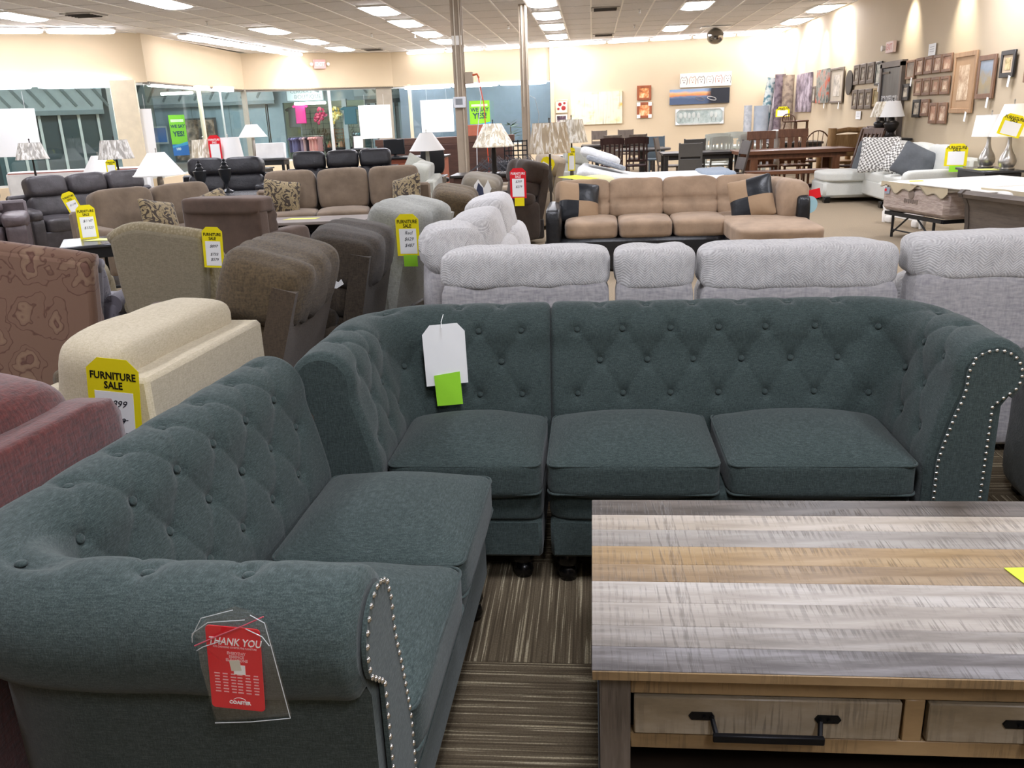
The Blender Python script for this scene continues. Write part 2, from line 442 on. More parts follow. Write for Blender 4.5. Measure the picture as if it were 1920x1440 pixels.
for nm, a, b in (('trim_6', P1, P2), ('trim_7', P2, P3)):
    seg_wall(nm, a, b, HB-.03, HB+.02, .3, plain('#5f574c', .5))
# columns
def column(x, y, wd, lab):
    t = thing('steel_column', lab, 'column', (x, y, 0))
    m_ = plain('#a89884', .5)
    g = G(); g.box((0, -wd*.42, CH/2), (wd, .03, CH), b=.004); g.box((0, wd*.42, CH/2), (wd, .03, CH), b=.004); g.box((0, 0, CH/2), (wd*.6, wd*.8, CH)); g.obj('shaft', m_, t)
    G().tube([(wd*.32, -wd*.5-.02, .7), (wd*.32, -wd*.5-.02, CH)], .014, 8).obj('conduit', plain('#b9aa96', .4), t)
    G().tube([(-wd*.15, -wd*.5-.02, 1.75), (-wd*.15, -wd*.5-.02, CH)], .012, 8).obj('conduit', plain('#c9bda9', .4), t)
    return t
# ------------------------------------------------------------------ dark tufted sectional
def dark_fabric():
    g = NT('fabric_slate'); setp(g, .95, 0, .1, .12); g.b.inputs['Sheen Roughness'].default_value = .5
    a = g.noise(g.coord((1, 1, .12)), 520, 1, .5); b = g.noise(g.coord((.12, .12, 1)), 520, 1, .5)
    c = g.noise(g.coord((1, .12, 1)), 520, 1, .5)
    h = g.math('MULTIPLY', g.math('ADD', g.math('ADD', a, b), c), .3333)
    g.base(g.ramp(h, [(.34, '#2e3837'), (.5, '#3d4846'), (.66, '#505b59')])); g.bump(h, .35, .003); return g.m
M_slate = dark_fabric(); M_black = plain('#0c0c0c', .25); M_chrome = plain('#d8d8d6', .22, 1.0, .5, 0)
M_nail = M_chrome
PC = (.17, .775); PR = .112
PROF = [(0, .14), (0, .50), (.012, .56), (.034, .65), (.056, .72)] + [(PC[0]+PR*math.cos(R(a)), PC[1]+PR*math.sin(R(a))) for a in range(192, -50, -8)]
PLOW = [(.205, .675), (.205, .12)]
def resample(pts, st):
    p = np.array(pts, float); d = np.r_[0, np.cumsum(np.hypot(*np.diff(p, axis=0).T))]
    # light corner smoothing
    s = np.linspace(0, d[-1], int(d[-1]/st)+1)
    q = np.c_[np.interp(s, d, p[:, 0]), np.interp(s, d, p[:, 1])]
    for _ in range(4): q[1:-1] = (q[:-2]+2*q[1:-1]+q[2:])/4
    return s, q
S_, Q_ = resample(PROF, .0085)
dQ = np.gradient(Q_, axis=0); dQ /= np.linalg.norm(dQ, axis=1)[:, None]
NQ = np.c_[-dQ[:, 1], dQ[:, 0]]            # outward from the padding (towards the sitter, up, then away)
def s_at(z, top=False):
    k = int(np.argmax(Q_[:, 1]))
    return float(np.interp(z, Q_[:k, 1], S_[:k]))
S3, S2, S1 = s_at(.56), s_at(.685), s_at(.80); S0 = S1 + .142
def path_pts(a, b, c, r, st=.0085):
    a, b, c = map(np.array, (a, b, c)); d1 = (b-a)/np.linalg.norm(b-a); d2 = (c-b)/np.linalg.norm(c-b)
    th = math.acos(float(np.dot(d1, d2))); k_ = r*math.tan(th/2); L1 = np.linalg.norm(b-a)-k_; L2 = np.linalg.norm(c-b)-k_; La = r*th
    u = np.linspace(0, L1+L2+La, int((L1+L2+La)/st)+1); P = []; N = []
    n1 = np.array([-d1[1], d1[0]]); n2 = np.array([-d2[1], d2[0]]); cc = a+d1*L1-n1*r
    for q in u:
        if q < L1: P.append(a+d1*q); N.append(n1)
        elif q > L1+La: P.append(b+d2*(k_+q-L1-La)); N.append(n2)
        else:
            t = (q-L1)/r; n = n1*math.cos(t)+d1*math.sin(t); P.append(cc+n*r); N.append(n)
    return u, np.array(P), np.array(N), L1, L2, La
button_me = G().lathe([(.0, -.004), (.0105, -.002), (.0115, .001), (.009, .0045), (.004, .006), (.0, .0062)], 12, cap=False).mesh('button', M_slate, 180)
nail_me = G().lathe([(.0058, 0), (.005, .0022), (.003, .0038), (0, .0043)], 8, cap=False).mesh('nailhead', M_nail, 180)
def tufted(parent, org, a, b, c, r, u0, pitch=.176, ends=(0, 0), seed=0, skip=()):
    u, P, N, L1, L2, La = path_pts(a, b, c, r)
    Lt = u[-1]; nU, nS = len(u), len(S_)
    btn = []
    for k, (s, off) in enumerate(((S3, 0), (S2, .5), (S1, 0), (S0, .5))):
        q = u0 + off*pitch
        while q < Lt-.05: btn.append((q, s, k)); q += pitch
    U, S = np.meshgrid(u, S_, indexing='ij'); D = np.zeros_like(U)
    B = np.array([(x, y) for x, y, _ in btn])
    dmin = np.full_like(U, 9.)
    for x, y in B:
        d2 = (U-x)**2+(S-y)**2; dmin = np.minimum(dmin, d2)
        D += .015*np.exp(-d2/.0143**2) + .009*np.exp(-d2/.034**2)
    def seg(x0, y0, x1, y1, A, B_, fade=False):
        nonlocal D
        dx, dy = x1-x0, y1-y0; t = np.clip(((U-x0)*dx+(S-y0)*dy)/(dx*dx+dy*dy), 0, 1)
        dd = (U-x0-t*dx)**2+(S-y0-t*dy)**2
        k = (1-t)**.5 if fade else 1
        D = np.maximum(D, 0) + k*(A*np.exp(-dd/.0055**2) + B_*np.exp(-dd/.022**2))*(1-np.exp(-dmin/.016**2))
    for x, y, k in btn:
        for x2, y2, k2 in btn:
            if k2 == k+1 and abs(abs(x2-x)-pitch/2) < .02: seg(x, y, x2, y2, .0036, .0026)
        if k == 0: seg(x, y, x, y-.16, .002, .002)
        if k == 3: seg(x, y, x, y+.22, .0028, .002, True)
    # end rounding
    for e, (uu, rr) in enumerate(((U, .03), (Lt-U, .03))):
        t = np.clip((rr-uu)/rr, 0, 1); D += rr*(1-np.sqrt(np.clip(1-t*t, 0, 1)))*.8
        if ends[e]:
            for ang in np.linspace(S1-.02, S_[-1]-.05, 6): D += .004*np.exp(-((S-ang)/.006)**2)*np.exp(-uu/.035)
    if seed is not None:
        D += .0018*np.sin(U*23+seed)*np.sin(S*17+seed*2)
    no = NQ[:, 0][None, :]; nz = NQ[:, 1][None, :]
    o_ = Q_[:, 0][None, :] - D*no; z_ = Q_[:, 1][None, :] - D*nz
    V = np.stack([P[:, 0][:, None]+N[:, 0][:, None]*o_, P[:, 1][:, None]+N[:, 1][:, None]*o_, z_], -1) - np.array([org[0], org[1], 0])
    g = G(); F = []
    for i in range(nU-1):
        for j in range(nS-1):
            F.append((i*nS+j, (i+1)*nS+j, (i+1)*nS+j+1, i*nS+j+1))
    g.add(V.reshape(-1, 3), [q[::-1] for q in F])
    for i, fl_ in ((0, False), (nU-1, True)):
        cap = [tuple(V[i, j]) for j in range(nS)]
        low = [tuple(np.array([P[i][0]+N[i][0]*o2-org[0], P[i][1]+N[i][1]*o2-org[1], z2])) for o2, z2 in PLOW+[(0.01, .12)]]
        ids = list(range(len(cap)+len(low))); g.add(cap+low, [ids if not fl_ else ids[::-1]])
    g.obj('tufted_back', M_slate, parent, ang=60)
    # outer panel
    g = G(); V = []
    for i in range(0, nU, 3):
        for o2, z2 in [(.22, .70)]+PLOW+[(.0, .12), (0, .42)]: V.append((P[i][0]+N[i][0]*o2-org[0], P[i][1]+N[i][1]*o2-org[1], z2))
    n5 = 5; m_ = len(V)//n5
    F = [(i*n5+j, (i+1)*n5+j, (i+1)*n5+j+1, i*n5+j+1)[::-1] for i in range(m_-1) for j in range(n5-1)]
    g.add(V, F); g.obj('outer_panel', M_slate, parent)
    for x, y, k in btn:
        i = min(nU-1, int(round(x/Lt*(nU-1)))); j = int(round(y/S_[-1]*(nS-1)))
        n3 = Vector((N[i][0]*NQ[j][0], N[i][1]*NQ[j][0], NQ[j][1]))
        p = Vector((P[i][0]+N[i][0]*(Q_[j][0]-(.018)*NQ[j][0])-org[0], P[i][1]+N[i][1]*(Q_[j][0]-(.018)*NQ[j][0])-org[1], Q_[j][1]-.018*NQ[j][1]))
        inst('button', button_me, parent, p, n3.to_track_quat('Z', 'Y').to_euler())
    for e in (0, 1):
        if not ends[e]: continue
        i = 0 if e == 0 else nU-1
        T = (P[1]-P[0]) if e == 0 else (P[-1]-P[-2]); T = T/np.linalg.norm(T)*(-1 if e == 0 else 1)
        # front panel: inset of the section
        ins = .03; sec = []
        for j in range(0, nS, 2): sec.append((Q_[j][0]-ins*NQ[j][0], max(.125, Q_[j][1]-ins*NQ[j][1])))
        sec = [q for q in sec if True][:-2]
        sec = [(.03, .125)] + sec + [(.178, .68), (.178, .125)]
        base = P[i]+T*.006; V = []
        for k_ in (0, .008):
            for o2, z2 in sec: V.append((base[0]+T[0]*k_+N[i][0]*o2-org[0], base[1]+T[1]*k_+N[i][1]*o2-org[1], z2))
        n = len(sec); F = [list(range(n)), list(range(n, 2*n))] + [[q, (q+1) % n, (q+1) % n+n, q+n] for q in range(n)]
        g = G().add(V, F); pn = g.obj('arm_front', M_slate, parent, ang=30)
        import bmesh
        bm = bmesh.new(); bm.from_mesh(pn.data); bmesh.ops.recalc_face_normals(bm, faces=bm.faces); bm.to_mesh(pn.data); bm.free()
        sp = np.array(sec[:-1]+[(.178, .125)]); d = np.r_[0, np.cumsum(np.hypot(*np.diff(sp, axis=0).T))]
        rot = Vector((T[0], T[1], 0)).to_track_quat('Z', 'Y').to_euler()
        for q in np.arange(.01, d[-1], .0215):
            o2 = float(np.interp(q, d, sp[:, 0])); z2 = float(np.interp(q, d, sp[:, 1]))
            ctr = np.array((.105, z2)); o2 = o2+(.004 if o2 < .1 else -.004)
            inst('nailhead', nail_me, parent, (base[0]+T[0]*.0085+N[i][0]*o2-org[0], base[1]+T[1]*.0085+N[i][1]*o2-org[1], z2), rot)
    return u, P, N
def seat_cushion(parent, c, d, crown=1.15, seed=0):
    g = G(); g.puff(c, d, e=11, n=16, crown=crown, wr=.0035, wf=7, seed=seed)
    o = g.obj('seat_cushion', M_slate, parent, ang=180)
    x, y = d[0]/2-.006, d[1]/2-.006
    for zz in (d[2]*.42, -d[2]*.42):
        pts = []
        for sx, sy, a0 in ((1, 1, 0), (-1, 1, 90), (-1, -1, 180), (1, -1, 270)):
            for k in range(4):
                a = R(a0+k*30); pts.append((c[0]+sx*(x-.03)+.03*math.cos(a), c[1]+sy*(y-.03)+.03*math.sin(a), c[2]+zz))
        G().tube(pts, .0042, 6, closed=True).obj('piping', M_slate, o, ang=180)
foot_me = G().lathe([(.022, 0), (.03, .006), (.036, .03), (.03, .05), (.022, .056), (.034, .066), (.04, .08), (.036, .1), (.03, .118)], 20).mesh('foot', M_black, 60)
def base_rail(parent, c, d, lo=.118):
    """two stacked upholstered bands under the cushions"""
    z1 = .365
    G().puff((c[0], c[1], .315), (d[0], d[1], .115), e=14, n=10).obj('seat_rail', M_slate, parent, ang=180)
    G().box((c[0], c[1], (lo+.262)/2), (d[0]-.01, d[1]-.01, .262-lo), b=.012).obj('base', M_slate, parent)
GS = 'units of the dark tufted sectional'
t = thing('tufted_sofa', 'dark slate tufted sofa section with two seat cushions and a nailhead scrolled right arm', 'sofa', (.45, 3.0, 0), 0, GS)
org = (.45, 3.0)
tufted(t, org, (-.166, 3.085), (1.035, 3.085), (1.035, 2.6), .10, .10, ends=(0, 1), seed=1)
seat_cushion(t, (.1225-.45, 2.845-3.0, .425), (.574, .51, .12), seed=1); seat_cushion(t, (.727-.45, 2.845-3.0, .425), (.60, .51, .12), seed=5)
base_rail(t, (.435-.45, 2.88-3.0), (1.19, .5))
for x, y in ((-.1, 2.70), (1.12, 2.70), (-.1, 3.22), (1.12, 3.22)): inst('foot', foot_me, t, (x-.45, y-3.0, 0))
t = thing('tufted_corner_sofa', 'dark slate tufted corner sofa section with one seat and a white hanging tag', 'sofa', (-.5, 2.95, 0), 0, GS)
org = (-.5, 2.95)
tufted(t, org, (-.705, 2.545), (-.705, 3.08), (-.1675, 3.08), .09, .10, pitch=.165, ends=(0, 0), seed=4)
seat_cushion(t, (-.44+.5, 2.845-2.95, .425), (.525, .51, .12), seed=9)
base_rail(t, (-.44+.5, 2.88-2.95), (.52, .5))
for x, y in ((-.26, 2.72), (-.82, 2.65), (-.26, 3.22), (-.85, 3.2)): inst('foot', foot_me, t, (x+.5, y-2.95, 0))
t = thing('tufted_sofa', 'dark slate tufted sofa section nearest the viewer, its nailhead arm in front', 'sofa', (-.80, 1.953, 0), -1.2, GS)
org = (-.8, 1.95)
tufted(t, org, (-.356, 1.376), (-.955, 1.376), (-.872, 2.53), .06, .12, ends=(1, 0), seed=7)
seat_cushion(t, (-.605+.8, 2.235-1.95, .425), (.535, .578, .12), seed=13); seat_cushion(t, (-.625+.8, 1.66-1.95, .425), (.575, .572, .12), seed=17)
base_rail(t, (-.625+.8, 1.95-1.95), (.51, 1.15))
for x, y in ((-.42, 2.44), (-.42, 1.3), (-.98, 2.42), (-.98, 1.25)): inst('foot', foot_me, t, (x+.8, y-1.95, 0))
# tag on the corner unit
M_paper = plain('#f4f5f3', .7, 0, .2, .01); M_green = plain('#9fe33a', .7, 0, .2, .01); M_yel = plain('#f2e21c', .65, 0, .2, .02); M_red = plain('#e0202c', .5, 0, .3, .02)
M_ink = plain('#141414', .6, 0, .2, 0); M_inkb = plain('#26262e', .6, 0, .2, 0)
t = thing('price_tag', 'blank white clipped-corner tag with a green sticker against the tufted corner back', 'tag', (-.56, 3.047, .55))
G().poly([(-.083, .261), (-.054, .297), (.051, .305), (.079, .275), (.084, .077), (-.076, .062)][::-1], .0015, 'y').obj('card', M_paper, t, rot=(R(-4), 0, 0), loc=(0, 0, 0))
G().poly([(-.04, .105), (.059, .121), (.066, -.006), (-.033, -.014)], .0012, 'y').obj('sticker', M_green, t, rot=(R(-4), 0, 0), loc=(-.005, -.004, .0))
G().tube([(-.0, -.02, .295), (-.003, -.005, .315), (0, .03, .335)], .0014, 5).obj('string', M_paper, t)
# ------------------------------------------------------------------ plastic bag with red card on the near arm
M_bag = glass('#ffffff', .12, .15)
t = thing('plastic_bag', 'clear zip bag holding a red thank-you card, hanging on the near dark arm', 'bag', (-.522, 1.072, .688), -1.2); t.scale = (.83, .83, .83)
bp = [(-.092, .002), (.058, .02), (.038, .222), (.005, .246), (-.02, .252), (-.07, .235), (-.108, .195), (-.105, .17), (-.102, .13)]
def bagpt(k, dy): return [(a, b) for a, b in bp]
g = G()
for dy in (-.004, .004):
    n = len(bp); ctr = (-.035, .12)
    V = [(a, dy*.2+.004*math.sin(i*2.1+dy*99), b) for i, (a, b) in enumerate(bp)] + [(a*.6+ctr[0]*.4, dy+.003*math.sin(i*3.), b*.6+ctr[1]*.4) for i, (a, b) in enumerate(bp)] + [(ctr[0], dy, ctr[1])]
    F = [(i, (i+1) % n, n+(i+1) % n, n+i) for i in range(n)] + [(n+i, n+(i+1) % n, 2*n) for i in range(n)]
    g.add(V, F)
g.obj('plastic_film', M_bag, t, ang=20)
G().tube([(-.105, -.006, .172), (-.06, -.01, .195), (0, -.01, .222), (.035, -.006, .238)], .0014, 6).obj('zip_strip', plain('#c85a68', .3), t)
M_film = plain('#c9cfd0', .15, 0, .6)
for k, pts in enumerate([[(-.108, -.007, .18), (-.104, -.009, .2), (-.07, -.01, .225), (.0, -.009, .232)], [(-.108, -.006, .19), (-.08, -.012, .235), (-.02, -.008, .251)], [(.0, -.01, .214), (.03, -.012, .2), (.04, -.01, .18)], [(-.1, -.01, .165), (-.085, -.012, .175), (-.05, -.01, .187)], [(.012, -.01, .243), (.036, -.008, .226), (.042, -.006, .17), (.058, -.004, .02)], [(.058, -.004, .02), (-.02, -.004, .008), (-.092, -.004, .002)]]):
    G().tube(pts, .0009, 5).obj('film_crease', M_film, t)
cd_ = G().box((0, 0, 0), (.103, .0016, .178), b=.0006)
card = G()
cp = []
for sx, sz, a0 in ((1, 1, 0), (-1, 1, 90), (-1, -1, 180), (1, -1, 270)):
    for k in range(5): a = R(a0+k*22.5); cp.append((sx*.0435+.008*math.cos(a), sz*.081+.008*math.sin(a)))
card.poly(cp, .0016, 'y'); cr = card.obj('thank_you_card', M_red, t, loc=(-.036, -.0005, .122), rot=(0, R(4), 0))
M_pk = plain('#f1b3b3', .6)
text('THANK YOU', .0215, M_paper, cr, (.002, -.0012, .057), shear=.25, off=.0002, sx=.8)
text('FOR CHOOSING COASTER FINE FURNITURE', .0052, M_pk, cr, (.002, -.0012, .0455), sx=.8)
text('EVERYDAY\nESSENCE\nELEVATIONS', .0082, M_pk, cr, (.004, -.0012, .026), off=.0001, sx=.9)
text('COASTER', .0095, M_paper, cr, (.004, -.0012, -.074), off=.0003)
G().tube([(-.008+.001*k-.001, -.0016, -.0675+.006*math.sin(math.pi*k/12)) for k in range(13)][0:0] + [(.004+.0125*math.cos(R(a)), -.0016, -.0705+.0078*math.sin(R(a))) for a in range(160, 10, -15)], .0005, 4).obj('logo_arc', M_paper, cr)
for k in range(7):
    for q in range(6): G().box((-.036+.0145*q+.001*((k*3+q) % 3), -.0013, -.012-k*.0066), (.0105-.0012*((k+q) % 3), .0006, .0022)).obj('print_line', M_pk, cr)
G().box((.001, -.0016, .008), (.02, .001, .022), r=(0, R(-8), 0)).obj('sticker', plain('#d8d5c4', .6), cr)
G().box((.008, -.0013, -.001), (.022, .0008, .02)).obj('sticker', M_paper, cr)
# ------------------------------------------------------------------ rustic coffee table
def rustic(name, c1, c2, c3, axis='x', saw=.42):
    g = NT(name); setp(g, .42, 0, .4)
    v = g.coord((.35, 3.2, 1) if axis == 'x' else (3.2, 1, .35)); gr = g.noise(v, 5.5, 6, .65)
    big = g.noise(g.coord((1.3, 2.2, 1.3)), 2.3, 3)
    if axis == 'x': vs = g.coord((120, 7, 7), (0, 0, R(14)))
    else: vs = g.coord((110, 1, 6))
    saws = g.noise(vs, 1.0, 2, .6)
    mask = g.ramp(g.noise(g.coord((2.2, 7, 3)), 2.0, 3, .6), [(.42, '#000000'), (.62, '#ffffff')])
    col = g.ramp(gr, [(.28, c3), (.47, c2), (.68, c1)])
    col = g.mix(g.math('MULTIPLY', big, .5), col, c3)
    sm = g.ramp(saws, [(.50, '#000000'), (.60, '#ffffff')])
    mk = g.math('MULTIPLY', g.math('MULTIPLY', sm, mask), saw)
    col = g.mix(mk, col, '#3a342d'); g.base(col)
    g.b.inputs['Roughness'].default_value = .4
    h = g.math('SUBTRACT', g.math('MULTIPLY', gr, .4), g.math('MULTIPLY', mk, 1.2))
    g.bump(h, .35, .004); return g.m
PL = [('pA', '#857b72', '#5f574f', '#38312b'), ('pB', '#d0c7bb', '#b5a999', '#8f8374'), ('pC', '#b6b0a8', '#9b948b', '#79726a'), ('pD', '#bfa680', '#a3875f', '#7b6446'),
      ('pE', '#b49e80', '#937b5c', '#6d5a45'), ('pF', '#cdc8c1', '#aea69c', '#857c72'), ('pG', '#bdb5ab', '#9d958b', '#7b736a'), ('pH', '#b5afa8', '#8c857d', '#5f5851'), ('pI', '#9b9898', '#6a6563', '#35312f')]
t = thing('coffee_table', 'rustic weathered plank coffee table with dark bar-handled drawers', 'coffee table', (.72, 1.93, 0))
ox, oy = .72, 1.93; TW = 1.48
ys = [2.335, 2.222, 2.135, 2.045, 1.955, 1.88, 1.775, 1.68, 1.59, 1.515]
ysr = [2.335, 2.222, 2.12, 2.03, 1.942, 1.865, 1.765, 1.665, 1.515]
edges = [2.335, 2.235, 2.145, 2.05, 1.955, 1.87, 1.775, 1.68, 1.60, 1.515]
order = [0, 1, 2, 3, 4, 5, 6, 7, 8]
for k in range(9):
    y0, y1 = edges[k+1], edges[k]; m_ = rustic(*PL[k])
    o = G().box((0, 0, 0), (TW-.0005, y1-y0-.0007, .024), b=.0012).obj('plank', m_, t, ((-.012+TW/2)-ox, (y0+y1)/2-oy, .468))
M_rt = rustic('rA', '#b89a70', '#957b56', '#66533c'); M_rv = rustic('rB', '#8c8177', '#6d6359', '#4a423b', 'z', .3); M_rd = rustic('rC', '#b8ad9c', '#94866f', '#665945'); M_rg = plain('#5b6066', .5)
G().box((-.012+TW/2-ox, 1.5135-oy, .468), (TW-.002, .004, .021), b=.001).obj('edge_band', M_rt, t)
fy = 1.55-oy
x0, x1 = .004-ox, .004+TW-.035-ox
def rb(name, m_, xa, xb, ya, yb, za, zb, b=.002): return G().box(((xa+xb)/2, (ya+yb)/2, (za+zb)/2), (xb-xa, yb-ya, zb-za), b=b).obj(name, m_, t)
G().box(((x0+x1)/2, (1.94-oy), .452), (x1-x0, .76, .008)).obj('top_frame', M_rt, t)
for xa in (x0, x1-.066):
    for ya in (1.55-oy, 2.24-oy): rb('leg', M_rv, xa, xa+.066, ya, ya+.066, 0, .449)
    rb('leg_edge', M_rg, xa-.004 if xa == x0 else xa+.066, xa if xa == x0 else xa+.07, 1.56-oy, 2.3-oy, .02, .449)
    rb('side_panel', M_rv, xa+.01, xa+.05, 1.6-oy, 2.26-oy, .1, .449)
rb('top_rail', M_rt, x0+.066, x1-.066, fy+.001, fy+.03, .398, .448); rb('drawer_rail', M_rt, x0+.066, x1-.066, fy+.001, fy+.03, .258, .296)
rb('back_panel', M_rt, x0+.066, x1-.066, 2.28-oy, 2.3-oy, .15, .448)
rb('drawer_divider', M_rt, .634-ox, .674-ox, fy+.0005, fy+.03, .296, .398); rb('drawer_divider', M_rt, 1.30-ox, 1.33-ox, fy+.0005, fy+.03, .296, .398)
rb('shelf', wood('#3b2e24', '#241c16', 'x', 4, .6), x0+.066, x1-.066, fy+.04, 2.28-oy, .10, .13)
rb('drawer_case', wood('#3b2e24', '#241c16', 'x', 4, .6), x0+.066, x1-.066, fy+.03, 2.28-oy, .262, .3)
M_iron = plain('#17171a', .45, .6)
for xa, xb in ((.074, .63), (.678, 1.296)):
    dr = G().box((0, 0, 0), (xb-xa-.006, .022, .094), b=.003).obj('drawer', M_rd, t, ((xa+xb)/2-ox, fy+.006, .347))
    for sgn in (-1, 1):
        g = G(); g.poly([(-.012, -.009), (.03, -.009), (.036, 0), (.03, .009), (-.012, .009), (-.018, 0)], .004, 'y', c=(sgn*.112+(.006 if sgn > 0 else -.03)*1, -.013, .004))
        g.cyl((sgn*.112+sgn*.016, -.018, .004), .004, .006, 8, r=(R(90), 0, 0)); g.cyl((sgn*.112+sgn*.0, -.018, .004), .004, .006, 8, r=(R(90), 0, 0))
        g.tube([(sgn*.112, -.014, .004), (sgn*.105, -.044, -.02)], .0055, 6)
        g.obj('handle_bracket', M_iron, dr)
    G().box((0, -.047, -.022), (.226, .012, .018), b=.002).obj('handle', M_iron, dr)
# papers on the table
t = tag(G().poly([(0, .05), (.17, .06), (.2, -.12), (.03, -.10)], .0012, 'z').obj('price_sheet', plain('#d9ef4a', .7), None, (.99, 1.90, .4825)), 'yellow-green price sheet lying on the coffee table, partly under another', 'paper')
t = tag(G().poly([(0, .03), (.2, .05), (.2, -.1), (.03, -.09)], .0012, 'z').obj('price_sheet', M_yel, None, (1.02, 1.80, .4845)), 'bright yellow sheet on the coffee table overlapping the yellow-green one', 'paper')
# ------------------------------------------------------------------ generic upholstery
def lobed(g, c, d, n, r=None, e=5, nn=14, amt=.16, axis=0, wr=.008, seed=0, wid=.06):
    """a stuffed roll whose length (axis 0) is divided by n-1 stitched seams"""
    V, F = _unit(nn, e); V = V.copy(); s = np.zeros(len(V))
    for k in range(1, n):
        s += np.exp(-((V[:, 0]-(-1+2*k/n))/wid)**2)
    V[:, 1] *= 1-amt*s; V[:, 2] *= 1-amt*s
    P = V*np.array(d)/2
    for i in range(len(P)):
        q = P[i]; m_ = noise.noise(Vector((q[0]*14+seed*3.1, q[1]*4+seed, q[2]*4)))
        P[i] = q + V[i]*m_*wr
    g.add(P, F, r, c); return g
def recliner(name, label, loc, rz, m, W=.95, H=1.05, lobes=3, tilt=10, group=None, seatm=None, D=.95, rolls=3, panel=None):
    t = thing(name, label, 'recliner', loc, rz, group); a = W*.2; sw = W-2*a; sm = seatm or m
    G().box((0, .04, .19), (W-.06, D-.12, .26), b=.02).obj('base', sm, t)
    G().puff((0, -.12, .41), (sw+.02, .62, .2), e=5, n=8, crown=.25, wr=.01, seed=3).obj('seat_cushion', m, t, ang=180)
    G().puff((0, -D/2+.06, .26), (sw, .12, .34), e=5, n=7, wr=.008).obj('footrest', sm, t, ang=180)
    for sx in (-1, 1):
        g = G(); g.puff((sx*(W/2-a/2), -.03, .30), (a, D-.1, .5), e=8, n=7, wr=.006); g.puff((sx*(W/2-a/2), -.05, .57), (a+.03, D-.16, .16), e=4, n=7, wr=.01)
        g.obj('arm', m, t, ang=180)
    T = R(-tilt); top = H-.12; yb = D/2-.1
    g = G(); hh = H-.25
    w1_, w2_ = W*.43, W*.47
    pts = [(-w1_, .12), (w1_, .12), (w2_, .5), (w2_, top), (-w2_, top), (-w2_, .5)]
    g.poly(pts, .1, 'y', r=(T, 0, 0), c=(0, yb-.06, 0)); o = g.obj('back_panel', panel or m, t)
    def bp(z, dy): return (0, yb-.06+math.tan(-T)*z*1.0+dy, z)
    for k in range(rolls):
        z = .5+(H-.16-.5)*k/(rolls-1) if rolls > 1 else .8
        last = k == rolls-1
        g = G(); p = bp(z-.02, -.14 if not last else -.12)
        lobed(g, p, (W*.93 if last else W*.86, .27 if not last else .40, (H-.5)/rolls*1.3 if not last else .31), lobes, r=(T, 0, 0), e=4.2, amt=.14, seed=k+1, wr=.012)
        g.obj('back_cushion', m, t, ang=180)
    return t
def sofa(name, label, loc, rz, W, m, n, frameH=.7, cushH=.92, D=.95, seatH=.47, arm='box', basem=None, group=None, armw=.2, ct=.22, seatn=None, rolls=1, legs=True, lobes=1, arms=(1, 1), cat='sofa', armH=.62, tiltc=-12):
    t = thing(name, label, cat, loc, rz, group); bm_ = basem or m; seatn = seatn or n
    x0, x1 = -W/2+(armw if arms[0] else .02), W/2-(armw if arms[1] else .02); IW = x1-x0; xc = (x0+x1)/2
    G().box((0, .02, .06+(seatH-.16-.06)/2), (W-.04, D-.06, seatH-.16-.06), b=.015).obj('base', bm_, t)
    G().box((0, D/2-.08, frameH/2+.03), (W-.01, .15, frameH-.06), b=.03).obj('back_frame', bm_, t)
    for s_, on in ((-1, arms[0]), (1, arms[1])):
        if not on: continue
        xa = s_*(W/2-armw/2); g = G()
        if arm == 'box': g.puff((xa, -.02, .05+(armH-.05)/2), (armw, D-.05, armH-.05), e=12, n=8)
        elif arm == 'puff': g.puff((xa, -.02, .05+(armH-.1)/2), (armw*.92, D-.08, armH-.1), e=8, n=8, wr=.006); g.puff((xa, -.05, armH-.04), (armw*1.12, D-.1, .17), e=4, n=8, wr=.012)
        elif arm == 'roll': g.puff((xa, -.02, .05+(armH-.15)/2), (armw*.7, D-.06, armH-.12), e=10, n=8); g.lathe([(.02, -(D-.08)/2), (.09, -(D-.09)/2), (.105, -(D-.14)/2), (.105, (D-.2)/2), (.02, (D-.2)/2)], 18, (xa+s_*.02, -.02, armH-.1), (R(90), 0, 0))
        g.obj('arm', bm_, t, ang=60)
    for k in range(seatn):
        w_ = IW/seatn; g = G(); g.puff((x0+w_*(k+.5), -.1, seatH-.09), (w_-.006, D-.28, .19), e=8, n=9, crown=.28, wr=.006, seed=k); g.obj('seat_cushion', m, t, ang=180)
    for k in range(n):
        w_ = IW/n; hz = cushH-seatH; 
        for j in range(rolls):
            g = G(); hh = hz/rolls*1.14; z = seatH+hz*(j+.5)/rolls
            dy = D/2-.17-ct/2+(z-seatH)*.18
            if lobes > 1 and j == 0 and rolls > 1: lobed(g, (x0+w_*(k+.5), dy, z), (w_-.008, ct*1.15, hh), lobes, r=(R(tiltc), 0, 0), seed=k, amt=.2)
            else: g.puff((x0+w_*(k+.5), dy, z), (w_-.008, ct*(1.0 if j < rolls-1 or rolls == 1 else 1.25), hh), r=(R(tiltc), 0, 0), e=6 if rolls == 1 else 4.6, n=10, wr=.012, wf=5, seed=k*3+j)
            g.obj('back_cushion', m, t, ang=180)
    if legs:
        for sx in (-1, 1):
            for sy in (-1, 1): G().box((sx*(W/2-.09), sy*(D/2-.1), .04), (.07, .07, .08), b=.008).obj('leg', M_black, t)
    return t
